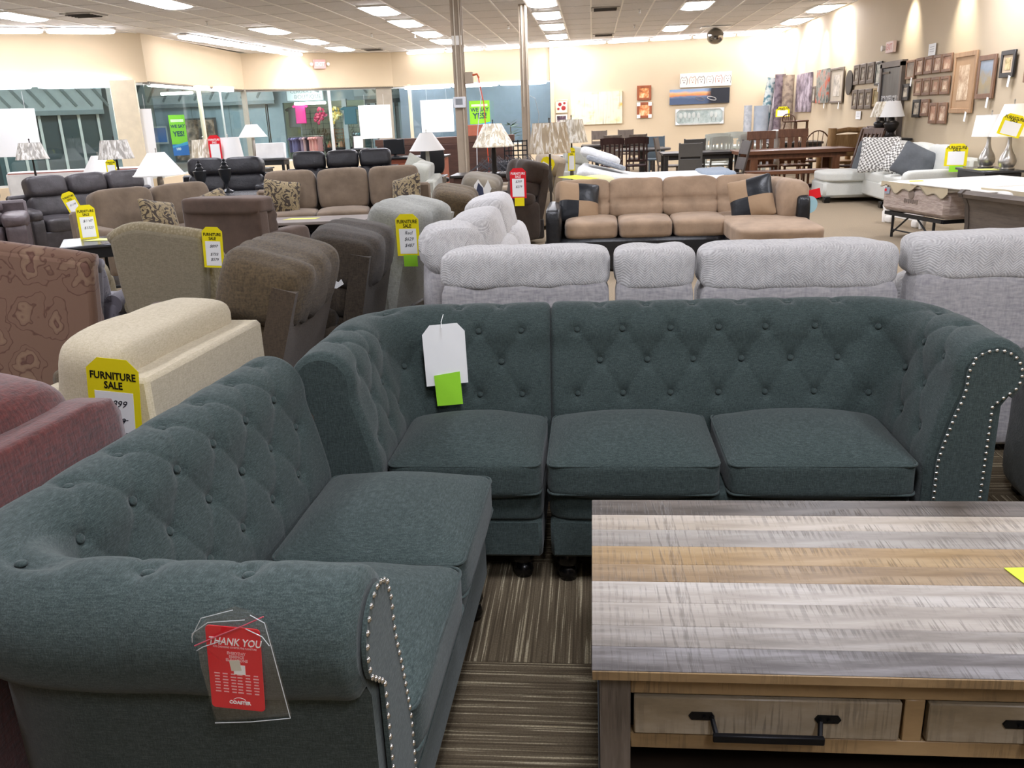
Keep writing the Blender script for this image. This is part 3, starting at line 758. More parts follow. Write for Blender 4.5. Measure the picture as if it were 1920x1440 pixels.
def tag_card(label, loc, rz=0, tilt=0, w=.105, h=.27, col=None, words=('FURNITURE', 'SALE'), lines=(), ink=None, roll=0, sticker=None, name='price_tag', curl=0., strike=None, cat='tag'):
    t = thing(name, label, cat, loc, rz); m_ = col or M_yel; c = .22*w
    g = G(); n = 8
    outl = [(-w/2, -h/2), (w/2, -h/2), (w/2, h/2-c), (w/2-c, h/2), (-w/2+c, h/2), (-w/2, h/2-c)]
    g.poly(outl, .0012, 'y'); o = g.obj('card', m_, t, rot=(R(tilt), R(roll), 0))
    G().box((-.0*w, -.0009, -h*.15), (w*.74, .0006, h*.6)).obj('price_label', M_paper, o)
    ink = ink or M_ink
    if words:
        text(words[0], w*.205, ink, o, (0, -.0013, h*.315), off=.0004*w/.1, sx=.82)
        text(words[1], w*.205, ink, o, (0, -.0013, h*.215), off=.0004*w/.1, sx=.82)
    for i, (tx, fz) in enumerate(lines):
        text(tx, w*.2, M_inkb, o, (w*.03, -.0016, fz*h), shear=.35, sx=.95, name='handwriting')
    if strike is not None: G().box((0, -.0018, strike*h), (w*.5, .0004, .0022), r=(0, R(-8), 0)).obj('strike_line', M_inkb, o)
    if sticker: G().box((w*.05, -.001, -h/2-h*.12), (w*.6, .001, h*.28)).obj('sticker', sticker, o)
    return t
# ------------------------------------------------------------------ grey herringbone sectional
def herring():
    g = NT('fabric_herringbone'); setp(g, .95, 0, .1, .3); g.b.inputs['Sheen Roughness'].default_value = .5
    tc = g.n('ShaderNodeTexCoord'); sp = g.n('ShaderNodeSeparateXYZ'); g.l(tc.outputs['Object'], sp.inputs[0])
    u = g.math('ADD', sp.outputs[0], sp.outputs[1]); v = g.math('ADD', sp.outputs[2], g.math('MULTIPLY', sp.outputs[1], .5))
    tri = g.math('PINGPONG', u, .03); ph = g.math('ADD', v, g.math('MULTIPLY', tri, .9))
    s = g.math('SINE', g.math('MULTIPLY', ph, 520)); s = g.math('ADD', g.math('MULTIPLY', s, .5), .5)
    nz = g.noise(g.coord((1, 1, .4)), 55, 3, .7); nb = g.noise(g.coord(), 7, 3)
    h = g.math('ADD', g.math('MULTIPLY', s, .42), g.math('MULTIPLY', nz, .9))
    c = g.ramp(h, [(.3, '#aeacac'), (.62, '#cbc9c8'), (.85, '#e4e3e1')])
    c = g.mix(g.math('MULTIPLY', nb, .25), c, '#b3b0b0'); g.base(c); g.bump(h, .4, .005); return g.m
M_her = herring(); M_hers = fabric('#bfbcbb', '#98959a', 90, 6, .3, .3); M_hers2 = M_her
GH = 'pieces of the light grey herringbone reclining sectional'
def grey_unit(label, x0, x1, y0=3.9, top=1.0, seam=.81, D=1.0, arm=None, flip=False, rz=0, loc=None, lob=1):
    W = x1-x0; t = thing('reclining_sofa_unit', label, 'sofa', loc or ((x0+x1)/2, y0+D/2, 0), rz, GH)
    # local: back (rear face) at -y, seat towards +y
    yb = -D/2
    g = G(); g.puff((0, yb+.11, (seam+.06)/2), (W-.012, .2, seam-.03), e=14, n=8, wr=.004, seed=int(x0*10)); g.obj('back_panel', M_hers, t, ang=180)
    g = G(); g.puff((0, yb+.155, (seam+top)/2-.018), (W-.006, .31, top-seam+.03), e=5.5, n=16, crown=.0, wr=.012, wf=9, seed=int(x0*7)+3); g.obj('head_cushion', M_her, t, ang=180)
    g = G(); g.puff((0, yb+.32, .64), (W-.03, .26, .4), r=(R(-8), 0, 0), e=4, n=9, wr=.012); g.obj('back_cushion', M_her, t, ang=180)
    g = G(); g.puff((0, .12, .42), (W-.02, D-.42, .24), e=6, n=9, crown=.25, wr=.008); g.obj('seat_cushion', M_her, t, ang=180)
    G().box((0, .04, .18), (W-.03, D-.1, .28), b=.02).obj('base', M_hers, t)
    G().box((0, .0, .02), (W*.8, D*.7, .05)).obj('plinth', M_black, t)
    return t
grey_unit('light grey herringbone recliner section at the right edge, nearest of its sectional', 1.40, 2.35, 3.84, 1.015, .845)
grey_unit('wide light grey herringbone section behind the right tufted seat, gap to its right', .485, 1.38, 3.92, .982, .80)
grey_unit('narrow light grey herringbone console section between two wide sections', .095, .47, 3.95, .975, .81, D=.8)
grey_unit('light grey herringbone section behind the tufted corner piece', -.74, .08, 3.97, .98, .82, D=.58)
# corner + wing running away from the viewer
t = thing('reclining_sofa_unit', 'light grey herringbone corner piece turning away behind the tufted corner', 'sofa', (-.45, 4.75, 0), 0, GH)
def arcp(a, r): return (.35+r*math.cos(R(a)), -.05+r*math.sin(R(a)))
def bend(rad, z0, z1, th, a0, a1, e, na=18, ne=16, wr=.0, cx=.42, cy=-.0):
    def f_(u, v):
        ang = R(a0+(a1-a0)*u); b = 2*math.pi*v; c_, s_ = math.cos(b), math.sin(b)
        nn = (abs(c_)**e+abs(s_)**e)**(1/e); c_ /= nn; s_ /= nn
        end = min(1, min(u, 1-u)*9)**.4
        r_ = rad + c_*th/2*end; z = (z0+z1)/2+s_*(z1-z0)/2*end
        m_ = noise.noise(Vector((u*8, v*5, z*4)))*wr
        return (cx+(r_+m_)*math.cos(ang), cy+(r_+m_)*math.sin(ang), z)
    g = G(); g.grid(f_, na, ne); return g
bend(.80, .05, .82, .2, 172, 213, 8, cx=.38, cy=.08).obj('back_panel', M_hers, t, ang=180)
bend(.74, .78, 1.03, .34, 172, 213, 3, wr=.012, cx=.38, cy=.08).obj('head_cushion', M_her, t, ang=180)
bend(.60, .44, .9, .24, 174, 210, 3, wr=.012, cx=.38, cy=.08).obj('back_cushion', M_her, t, ang=180)
G().puff((.12, -.02, .40), (.6, .24, .26), e=5, n=8, crown=.2).obj('seat_cushion', M_her, t, ang=180)
for i, (cy, tp, lb) in enumerate(((5.28, 1.02, 'light grey herringbone wing section next to the corner, its cushions facing right'), (6.02, 1.045, 'farthest light grey herringbone wing section, its tall back beside brown recliner'))):
    t = thing('reclining_sofa_unit', lb, 'sofa', (-.38, cy, 0), 90, GH)
    # local front -y -> world +x ; local x -> world y
    W = .74
    g = G(); g.puff((0, .42, .42), (W-.01, .2, .8), e=12, n=8); g.obj('back_panel', M_hers, t, ang=180)
    g = G(); g.puff((0, .33, tp-.15), (W-.01, .32, .34), r=(R(-10), 0, 0), e=3.8, n=12, wr=.014, wf=8, seed=i); g.obj('head_cushion', M_her, t, ang=180)
    g = G(); g.puff((0, .2, .66), (W-.01, .27, .4), r=(R(-14), 0, 0), e=4.2, n=12, wr=.012, wf=8, seed=i+4); g.obj('back_cushion', M_her, t, ang=180)
    g = G(); g.puff((0, -.1, .44), (W-.01, .68, .24), e=5, n=8, crown=.25); g.obj('seat_cushion', M_her, t, ang=180)
    G().box((0, 0, .18), (W-.02, .9, .3), b=.02).obj('base', M_hers, t)
# ------------------------------------------------------------------ red, cream, paisley, beige, brown chairs at the left
M_redf = fabric('#672d27', '#3c1c19', 120, 5, .35, .3); M_cream_f = fabric('#cfc4ab', '#b7ab90', 260, 4, .15, .1)
t = thing('red_sofa', 'brick red chenille sofa at the left edge, its back towards the dark sofa', 'sofa', (-1.86, 1.37, 0), -93)
# local: front -y -> world -x ; rear +y -> world +x ; local x -> world -y
G().puff((0, .43, .475), (1.66, .13, .84), e=16, n=8).obj('back_frame', M_redf, t, ang=180)
for xx in (-.42, .40): G().puff((xx, .24, .74), (.80, .30, .52), r=(R(-10), 0, 0), e=3.6, n=12, wr=.012, seed=xx).obj('back_cushion', M_redf, t, ang=180)
for sx in (-1, 1): G().puff((sx*.78, -.06, .32), (.2, .84, .56), e=8, n=8).obj('arm', M_redf, t, ang=180)
G().box((0, 0, .2), (1.6, .8, .28), b=.02).obj('base', M_redf, t)
for xx in (-.36, .36): G().puff((xx, -.1, .43), (.7, .62, .18), e=6, n=8, crown=.2).obj('seat_cushion', M_redf, t, ang=180)
t = thing('cream_loveseat', 'cream linen loveseat, its flat back facing the dark sofa, big back cushion above', 'sofa', (-1.80, 2.80, 0), -94)
G().box((0, .40, .46), (.80, .15, .80), b=.014).obj('back_frame', M_cream_f, t)
g = G(); g.puff((0, .235, .72), (.78, .25, .50), r=(R(-8), 0, 0), e=6.5, n=14, wr=.02, wf=5, seed=4); g.obj('back_cushion', M_cream_f, t, ang=180)
for sx in (-1, 1): G().box((sx*.36, -.1, .32), (.11, .78, .54), b=.02).obj('arm', M_cream_f, t)
G().box((0, -.05, .2), (.72, .8, .24), b=.02).obj('base', M_cream_f, t)
G().puff((0, -.14, .42), (.62, .62, .18), e=7, n=8, crown=.2).obj('seat_cushion', M_cream_f, t, ang=180)
t = tag_card('yellow furniture sale tag with black prices 899 and struck 629, on the cream loveseat', (-1.43, 2.30, .80), 4, 4, .155, .30, lines=(('$899', .02), ('629', -.17), ('- 497', -.33)), strike=-.165, roll=8)
# paisley wing chair
def paisley(name, c0, c1, c2, sc_=3.2):
    g = NT(name); setp(g, .9, 0, .15, .3)
    v = g.coord(); vo = g.n('ShaderNodeTexVoronoi'); g.l(v, vo.inputs['Vector']); vo.inputs['Scale'].default_value = sc_
    nz = g.n('ShaderNodeTexNoise'); g.l(v, nz.inputs['Vector']); nz.inputs['Scale'].default_value = 5; nz.inputs['Detail'].default_value = 3
    wv = g.n('ShaderNodeVectorMath', operation='SCALE'); g.l(nz.outputs['Color'], wv.inputs[0]); wv.inputs['Scale'].default_value = .35
    ad = g.n('ShaderNodeVectorMath', operation='ADD'); g.l(v, ad.inputs[0]); g.l(wv.outputs[0], ad.inputs[1]); g.l(ad.outputs[0], vo.inputs['Vector'])
    rings = g.math('PINGPONG', vo.outputs['Distance'], .075)
    ln = g.ramp(rings, [(.0, '#dddddd'), (.008, '#bbbbbb'), (.02, '#000000')])
    inner = g.ramp(vo.outputs['Distance'], [(.14, c2), (.2, c1), (.34, c0)])
    near = g.math('LESS_THAN', vo.outputs['Distance'], .47); ln = g.mix(near, '#000000', ln)
    fine = g.noise(v, 120, 3); base = g.mix(g.math('MULTIPLY', fine, .35), inner, c0)
    g.base(g.mix(ln, base, '#4d2c26' if c0 != '#6d6a72' else '#3b3940')); g.bump(fine, .25, .004); return g.m
M_pais = paisley('fabric_paisley', '#7a5f4f', '#8c735e', '#6f5146', 4.4); M_key = paisley('fabric_greekkey', '#6d6a72', '#7d7a80', '#57545c', 9)
def stripe_net():
    g = NT('fabric_beige_stripe'); setp(g, .9, 0, .15, .15)
    vo = g.n('ShaderNodeTexVoronoi'); g.l(g.coord((1, 1, .7)), vo.inputs['Vector']); vo.inputs['Scale'].default_value = 75
    g.base(g.ramp(vo.outputs[0], [(.2, '#a59a80'), (.6, '#8f8468')])); g.bump(vo.outputs[0], .4, .004); return g.m
M_net = stripe_net(); M_bei = fabric('#938a74', '#7c745f', 240, 4, .12, .1)
def wing_chair(label, loc, rz, m, W=.72, H=1.05, panel=None, D=.82, skirt=True, peak=.0, armH=.62, rollm=None, wings=True):
    t = thing('wing_chair', label, 'armchair', loc, rz)
    # rear face at +y, front -y
    top = []
    for i in range(13):
        x = -1+2*i/12; top.append((x*W/2, H-.05*abs(x)**3+peak*x-.015*math.sin((x+1)*3.2)))
    pts = [(-W*.40, .14), (W*.40, .14), (W*.41, .45), (W*.47, .7)] + top[::-1] + [(-W*.47, .7), (-W*.41, .45)]
    g = G(); g.poly(pts, .1, 'y', c=(0, D/2-.05, 0), r=None)
    o = g.obj('back_panel', panel or m, t)
    bv = o.modifiers.new('Bevel', 'BEVEL'); bv.width = .03; bv.segments = 3; bv.limit_method = 'ANGLE'
    g = G(); g.tube([(x*1.0, D/2-.07+.02, z-.012) for x, z in top], .045, 10); g.obj('top_roll', rollm or m, t, ang=180)
    g = G(); g.puff((0, D/2-.16, .42+(H-.46)/2), (W*.82, .16, H-.46), r=(R(-4), 0, 0), e=5, n=9, wr=.006); g.obj('back_cushion', m, t, ang=180)
    for sx in (-1, 1):
        if wings: g = G(); prof = [(D/2-.06, .45), (D/2-.06, H-.08), (D/2-.22, H-.12), (D/2-.36, H-.28), (D/2-.40, .62), (D/2-.42, .45)]
        if wings: g.poly(prof, .09, 'x', c=(sx*(W/2-.045), 0, 0)); w_ = g.obj('wing', rollm or m, t); bv = w_.modifiers.new('Bevel', 'BEVEL'); bv.width = .03; bv.segments = 3
        g = G(); g.puff((sx*(W/2-.04), -.03, armH/2+.03), (.12, D-.14, armH-.16), e=8, n=7)
        g.lathe([(.03, -D/2+.0), (.07, -D/2+.01), (.085, -D/2+.06), (.075, .1), (.06, D/2-.12)], 16, (sx*(W/2-.01), 0, armH-.08), (R(-90), 0, 0)); g.obj('arm', m, t, ang=70)
    G().box((0, 0, .24), (W-.1, D-.08, .22), b=.02).obj('base', m, t)
    G().puff((0, -.1, .41), (W-.2, D-.26, .18), e=6, n=8, crown=.3).obj('seat_cushion', m, t, ang=180)
    for sx in (-1, 1):
        for sy in (-1, 1): G().lathe([(.018, 0), (.028, .13)], 10, (sx*(W/2-.09), sy*(D/2-.1), 0)).obj('leg', wood('#4a3020', '#2d1c12', 'z'), t)
    return t
wing_chair('brown and rust paisley wing chair at the left edge, seen from behind', (-2.92, 4.32, 0), 186, M_pais, .86, 1.06, peak=.03, wings=False)
wing_chair('beige wing chair with dotted trim, seen from behind, yellow sale tag on its corner', (-2.53, 5.22, 0), 176, M_bei, .60, 1.03, rollm=M_net, peak=-.0)
tag_card('yellow furniture sale tag hanging on the top corner of the beige wing chair', (-2.185, 4.76, .925), 8, 2, .115, .235, lines=(('$897', .03), ('$733', -.17), ('$579', -.3)), roll=4)
wing_chair('grey-blue greek key patterned chair just behind the paisley wing chair', (-3.36, 5.36, 0), 178, M_key, .70, .86, peak=.0, wings=False)
sofa('armchair', 'beige armchair with grey patterned roll arm behind the paisley chair', (-4.35, 6.2, 0), 150, .95, M_key, 1, .62, .74, .9, .45, arm='roll', basem=M_bei, armw=.2, armH=.62, cat='armchair')
# recliners in a row behind
M_brA = fabric('#65563f', '#41372a', 130, 5, .35, .12); M_brB = fabric('#4b4135', '#2f2922', 140, 5, .3, .12); M_lg = fabric('#9c9d94', '#7e7f78', 150, 5, .25, .25)
M_dkl = leather('#39332f', .5); M_taupe = suede('#7c7364'); M_pnl = fabric('#5a4c3c', '#43382c', 200, 5, .15, .15)
GR = 'recliners in a row behind the cream loveseat'
recliner('recliner', 'olive brown recliner', (-1.89, 3.72, 0), -86, M_brA, .90, 1.10, 3, 17, GR, panel=M_pnl)['label'] = 'olive brown pillow-back recliner just behind the cream loveseat'
recliner('recliner', 'dark charcoal-brown recliner behind the olive brown one', (-1.76, 4.80, 0), -86, M_brB, .94, 1.05, 2, 12, GR)
recliner('recliner', 'light grey-green recliner with pleated top and a yellow and green tag', (-1.72, 6.20, 0), -100, M_lg, 1.0, 1.06, 2, 14, GR, seatm=M_dkl)
recliner('recliner', 'grey-brown pillow recliner between the light grey recliner and the wing section', (-1.62, 7.75, 0), -84, M_brA, .95, 1.03, 4, 12, GR)
recliner('recliner', 'taupe recliner with rolled pillow back beside the nearer steel column', (-1.55, 9.2, 0), -88, M_taupe, .95, 1.04, 2, 12, GR)
tag_card('yellow furniture sale tag with green sticker on the light grey-green recliner', (-1.20, 5.50, .87), -4, 0, .155, .27, lines=(('Recl', .05), ('$629', -.1), ('$487', -.25)), sticker=M_green)
def die_tag(label, loc, rz, s=1., name='hang_tag'):
    t = thing(name, label, 'tag', loc, rz)
    G().poly([(-.02, .1), (.01, .115), (.02, .06), (.055, .07), (.045, .03), (.02, -.02), (.06, -.045), (.075, -.03), (.085, -.055), (.05, -.075), (0, -.07), (-.03, -.1), (-.045, -.08), (-.035, -.03), (-.04, .04)], .002, 'y').obj('card', M_paper, t)
    G().poly([(-.012, .075), (.008, .085), (.01, .03), (.02, -.0), (-.02, -.05), (-.03, -.01)], .002, 'y', c=(0, -.001, 0)).obj('print', plain('#3a3436', .5), t)
    return t
die_tag('white die-cut hang tag with dark print on the side of the olive brown recliner', (-1.30, 4.02, .885), 10)
t = thing('hang_tag', 'white folded tag with dark blue print on the grey-brown pillow recliner', 'tag', (-1.02, 8.0, .93), 10)
G().poly([(-.08, -.06), (.04, -.08), (.09, .02), (.06, .1), (.02, .03), (-.03, .11), (-.07, .06)], .002, 'y').obj('card', M_paper, t); G().poly([(-.06, -.02), (.02, -.06), (.01, .03), (-.03, .08)], .002, 'y', c=(0, -.0012, 0)).obj('print', plain('#39415c', .5), t)
# grey seats at the right edge
sofa('armchair', 'grey leather armchair arm at the right edge beside the scrolled sofa arm', (2.03, 3.12, 0), 178, .72, leather('#5d6260', .45), 1, .6, .62, .8, .42, arm='puff', armw=.19, armH=.60, cat='armchair')
t = tag(G().tube([(1.36, 3.3, .008), (1.42, 3.2, .01), (1.5, 3.25, .008), (1.6, 3.32, .01), (1.7, 3.3, .008)], .004, 6).obj('power_cord', M_black), 'thin black power cord on the striped carpet by the scrolled arm', 'cord')
# ------------------------------------------------------------------ sofas and tables of the middle distance
M_ll = leather('#5d5254', .45); M_lb = leather('#4a4648', .4); M_lk = leather('#232226', .38)
M_sb = suede('#80705f'); M_sb2 = suede('#725f50'); M_tan = suede('#a38b73'); M_blk = leather('#17181b', .35)
M_crm = fabric('#b9b9ad', '#a2a297', 200, 4, .15, .2); M_wht = fabric('#d9dad2', '#c8c9c0', 220, 4, .12, .15)
M_ebony = plain('#1b1d20', .35); M_top = plain('#3a3c40', .25, 0, .6)
GL = 'leather sofas along the left of the floor'
sofa('leather_sofa', 'brown leather reclining sofa cut off by the left edge', (-7.95, 9.7, 0), 32, 2.1, M_ll, 2, .8, 1.0, 1.0, .5, 'puff', group=GL, armw=.26, ct=.3, rolls=3, armH=.64)
sofa('leather_sofa', 'dark brown leather sofa with three back cushions, yellow tag at its left arm', (-7.05, 11.75, 0), 50, 2.0, M_lb, 3, .8, 1.02, .95, .5, 'puff', group=GL, armw=.2, ct=.3, rolls=2, armH=.6)
t = tag_card('yellow and green sale tag leaning between the two left leather sofas', (-6.75, 10.75, .70), 40, -10, .16, .34, sticker=M_green, lines=(('$1199', 0),), roll=-18)
sofa('loveseat', 'taupe suede loveseat with two patterned throw pillows behind the black end table', (-5.05, 9.75, 0), 54, 1.75, M_sb, 2, .74, .93, .92, .48, 'puff', armw=.16, ct=.3, armH=.55)
def ptn(name='fabric_scroll'):
    g = NT(name); setp(g, .8, 0, .2, .2); v = g.coord()
    a = g.n('ShaderNodeTexNoise'); g.l(v, a.inputs[0]); a.inputs['Scale'].default_value = 9; a.inputs['Detail'].default_value = 1; a.inputs['Distortion'].default_value = 2.4
    g.base(g.ramp(a.outputs[0], [(.44, '#3d342b'), (.47, '#4a3f33'), (.49, '#8a7a5d'), (.6, '#93835f'), (.63, '#40362c'), (.66, '#8a7a5d')])); g.bump(g.noise(v, 60), .2); return g.m
M_scr = ptn()
def throw(label, loc, rot, s=(.45, .45, .16), m=None, group=None):
    o = G().pillow(s, n=12, seed=loc[0]).obj('throw_pillow', m or M_scr, None, loc, rot, ang=180); return tag(o, label, 'pillow', group)
throw('dark patterned throw pillow lying on the left of the taupe loveseat', (-4.90, 9.42, .64), (R(62), R(12), R(60)), (.46, .42, .17))
throw('dark patterned throw pillow at the right end of the taupe loveseat', (-4.47, 9.92, .66), (R(58), R(-16), R(48)), (.48, .46, .17))
# black end table with tag
t = thing('end_table', 'black end table with a sale tag standing on it, left of the beige wing chair', 'table', (-4.72, 8.02, 0), 29)
G().box((0, 0, .565), (.86, .72, .03), b=.008).obj('top', M_top, t); G().box((0, 0, .50), (.78, .64, .1), b=.004).obj('apron', M_ebony, t); G().box((0, 0, .16), (.76, .62, .03), b=.004).obj('shelf', M_ebony, t)
for sx in (-1, 1):
    for sy in (-1, 1): G().box((sx*.35, sy*.28, .27), (.085, .085, .54), b=.006).obj('leg', M_ebony, t)
for k in range(4): G().box((-.2+.13*k, .3, .33), (.03, .02, .32)).obj('slat', M_ebony, t)
tag_card('yellow furniture sale tag standing upright on the black end table', (-4.98, 8.12, .745), 28, -6, .17, .33, lines=(('$1147', .03), ('$1323', -.17)))
tag(G().poly([(-.16, -.1), (.2, -.09), (.24, .05), (-.1, .09)], .0015, 'z').obj('price_sheet', plain('#e6e98a', .6), None, (-4.78, 8.02, .583)), 'yellow edged paper lying flat on the black end table', 'paper')
# boxy chair back
t = thing('box_back_chair', 'chocolate brown box-back chair seen from behind with a gathered right side', 'armchair', (-3.40, 8.25, 0), 168)
M_chc = suede('#5b4b41'); M_chd = suede('#544439')
G().puff((0, .34, .55), (.84, .16, .78), e=16, n=8).obj('back_panel', M_chc, t, ang=180)
g = G(); g.puff((0, .28, .88), (.86, .32, .16), e=7, n=10, wr=.006); g.obj('top_roll', M_chc, t, ang=180)
g = G(); V, F = _unit(16, 6); P = V*np.array([.80, .26, .62])/2; P[:, 0] += .012*np.sin(P[:, 2]*70)*(np.abs(V[:, 0]) > .6); g.add(P, F, None, (0, .17, .62)); g.obj('back_cushion', M_chd, t, ang=180)
G().puff((0, -.08, .42), (.6, .6, .2), e=6, n=8, crown=.3).obj('seat_cushion', M_chd, t, ang=180); G().box((0, 0, .2), (.8, .8, .3), b=.02).obj('base', M_chc, t)
for sx in (-1, 1): G().puff((sx*.36, -.04, .36), (.18, .8, .52), e=7, n=8).obj('arm', M_chc, t, ang=180)
# brown three seat sofa with pillows
sofa('sofa', 'tan-brown three cushion sofa facing the viewer behind the lift-top table', (-3.30, 11.3, 0), 12, 2.35, M_sb, 3, .76, .97, .95, .5, 'puff', armw=.15, ct=.3, armH=.5)
throw('olive patterned throw pillow leaning on the left end of the tan-brown sofa', (-4.02, 10.98, .68), (R(70), R(10), R(24)), (.48, .48, .17))
throw('dark patterned throw pillow leaning on the right end of the tan-brown sofa', (-2.42, 11.2, .68), (R(66), R(-14), R(-22)), (.46, .46, .17))
t = thing('lift_top_table', 'grey-topped black lift-top coffee table with yellow paper on it', 'coffee table', (-3.18, 9.75, 0), 3)
G().box((0, 0, .52), (1.25, .6, .035), b=.006).obj('top', wood('#8b8179', '#6f665f', 'x', 5), t); G().box((0, .02, .22), (1.15, .56, .34), b=.01).obj('cabinet', M_ebony, t)
for sx in (-.35, .35): G().tube([(sx-.12, -.2, .39), (sx-.02, -.2, .5), (sx+.1, -.2, .39)], .014, 6).obj('lift_hinge', M_ebony, t)
G().box((0, .0, .44), (1.1, .03, .12)).obj('lift_rail', M_ebony, t)
tag(G().poly([(-.2, -.07), (.18, -.05), (.22, .05), (-.14, .07)], .0015, 'z').obj('price_sheet', plain('#e9e66e', .6), None, (-3.38, 9.78, .5395)), 'pale yellow price sheet lying on the lift-top table', 'paper')
# urn table
t = thing('urn_table', 'black table carrying two black urn lamp bases', 'table', (-5.75, 13.15, 0), 8)
G().box((0, 0, .585), (1.5, .95, .03), b=.008).obj('top', M_top, t); G().box((0, 0, .50), (1.38, .85, .13), b=.006).obj('apron', M_ebony, t)
for sx in (-1, 1):
    for sy in (-1, 1): G().box((sx*.64, sy*.38, .27), (.09, .09, .54), b=.006).obj('leg', M_ebony, t)
def urn(label, loc):
    t = thing('urn_lamp', label, 'lamp', loc, 0, 'black urn lamps without shades')
    G().lathe([(.105, 0), (.105, .02), (.07, .035), (.03, .06), (.022, .11), (.035, .15), (.06, .19), (.09, .27), (.095, .33), (.10, .345), (.10, .36), (.06, .37)], 20, sq=None).obj('base', M_ebony, t)
    G().lathe([(.06, .37), (.062, .40), (.035, .43), (.045, .45), (.03, .47), (.02, .485), (.028, .5), (.01, .52)], 16).obj('finial', M_ebony, t)
urn('black urn lamp base on the left of the black table', (-6.00, 12.98, .60)); urn('black urn lamp base on the right of the black table', (-5.78, 13.4, .60))
sofa('reclining_loveseat', 'black leather reclining loveseat behind the urn lamps', (-6.38, 14.7, 0), 4, 1.72, M_lk, 2, .8, 1.06, .95, .5, 'puff', group=GL, armw=.2, ct=.32, rolls=2, armH=.62)
sofa('reclining_sofa', 'black leather three seat reclining sofa behind the tan-brown sofa', (-4.55, 15.75, 0), 14, 2.1, M_lk, 3, .8, 1.08, .95, .5, 'puff', group=GL, armw=.15, ct=.32, rolls=2, lobes=3, armH=.62)
sofa('loveseat', 'pale grey loveseat seen from behind at the right end of the tan-brown sofa', (-2.78, 13.3, 0), -84, 1.7, M_crm, 2, .74, .93, .85, .46, 'roll', armw=.16, ct=.28, armH=.6)
throw('small pale grey pillow standing on the back of the pale grey loveseat', (-2.85, 13.95, .90), (R(75), R(30), R(20)), (.3, .3, .12), M_crm)
# ------------------------------------------------------------------ recliners by the floor lamp
recliner('recliner', 'dark brown pillow recliner with a red furniture sale tag', (-1.18, 11.15, 0), -62, suede('#4a4038'), .74, 1.06, 2, 12, None, seatm=leather('#2d2724', .5))
tag_card('red furniture sale tag with yellow sticker on the dark brown pillow recliner', (-.905, 10.62, .80), -6, 0, .2, .36, M_red, lines=(('$399', .05), ('$279', -.12)), ink=M_paper, sticker=M_yel)
recliner('recliner', 'beige recliner with a folded yellow tag, left of the floor lamp', (-1.0, 12.75, 0), -80, suede('#a2937f'), .82, 1.06, 2, 12, None)
recliner('recliner', 'pale grey recliner standing behind the floor lamp pole', (-.66, 15.3, 0), -80, M_crm, .8, 1.06, 2, 12, None)
tag_card('folded yellow tag with a white label on the beige recliner', (-.64, 12.25, .90), 20, 0, .2, .24, words=None, roll=30)
# ------------------------------------------------------------------ lamps
M_shade = NT('lampshade_white'); setp(M_shade, .8, 0, .2); M_shade.base('#f3f2ee'); M_shade.b.inputs['Transmission Weight'].default_value = 0
M_shade = M_shade.m
def wrapped(name, c0, c1, c2):
    g = NT(name); setp(g, .22, 0, .5)
    v = g.coord((9, 9, 1.6)); a = g.n('ShaderNodeTexNoise'); g.l(v, a.inputs[0]); a.inputs['Scale'].default_value = 1.6; a.inputs['Detail'].default_value = 3; a.inputs['Distortion'].default_value = 1.6
    g.base(g.ramp(a.outputs[0], [(.4, c0), (.52, c1), (.6, c2), (.66, c1)])); g.bump(a.outputs[0], .8, .03); return g.m
M_wrapA = wrapped('shade_wrapped_tan', '#a9967a', '#b8a586', '#efe9dc'); M_wrapB = wrapped('shade_wrapped_grey', '#a39e95', '#c9c4ba', '#f4f2ec'); M_wrapC = wrapped('shade_wrapped_ivory', '#b5a88f', '#d9d0bb', '#f8f5ea')
M_silver = plain('#b9b5ae', .3, .9); M_dark = plain('#2b2724', .4, .4); M_stone = plain('#a6a79c', .5)
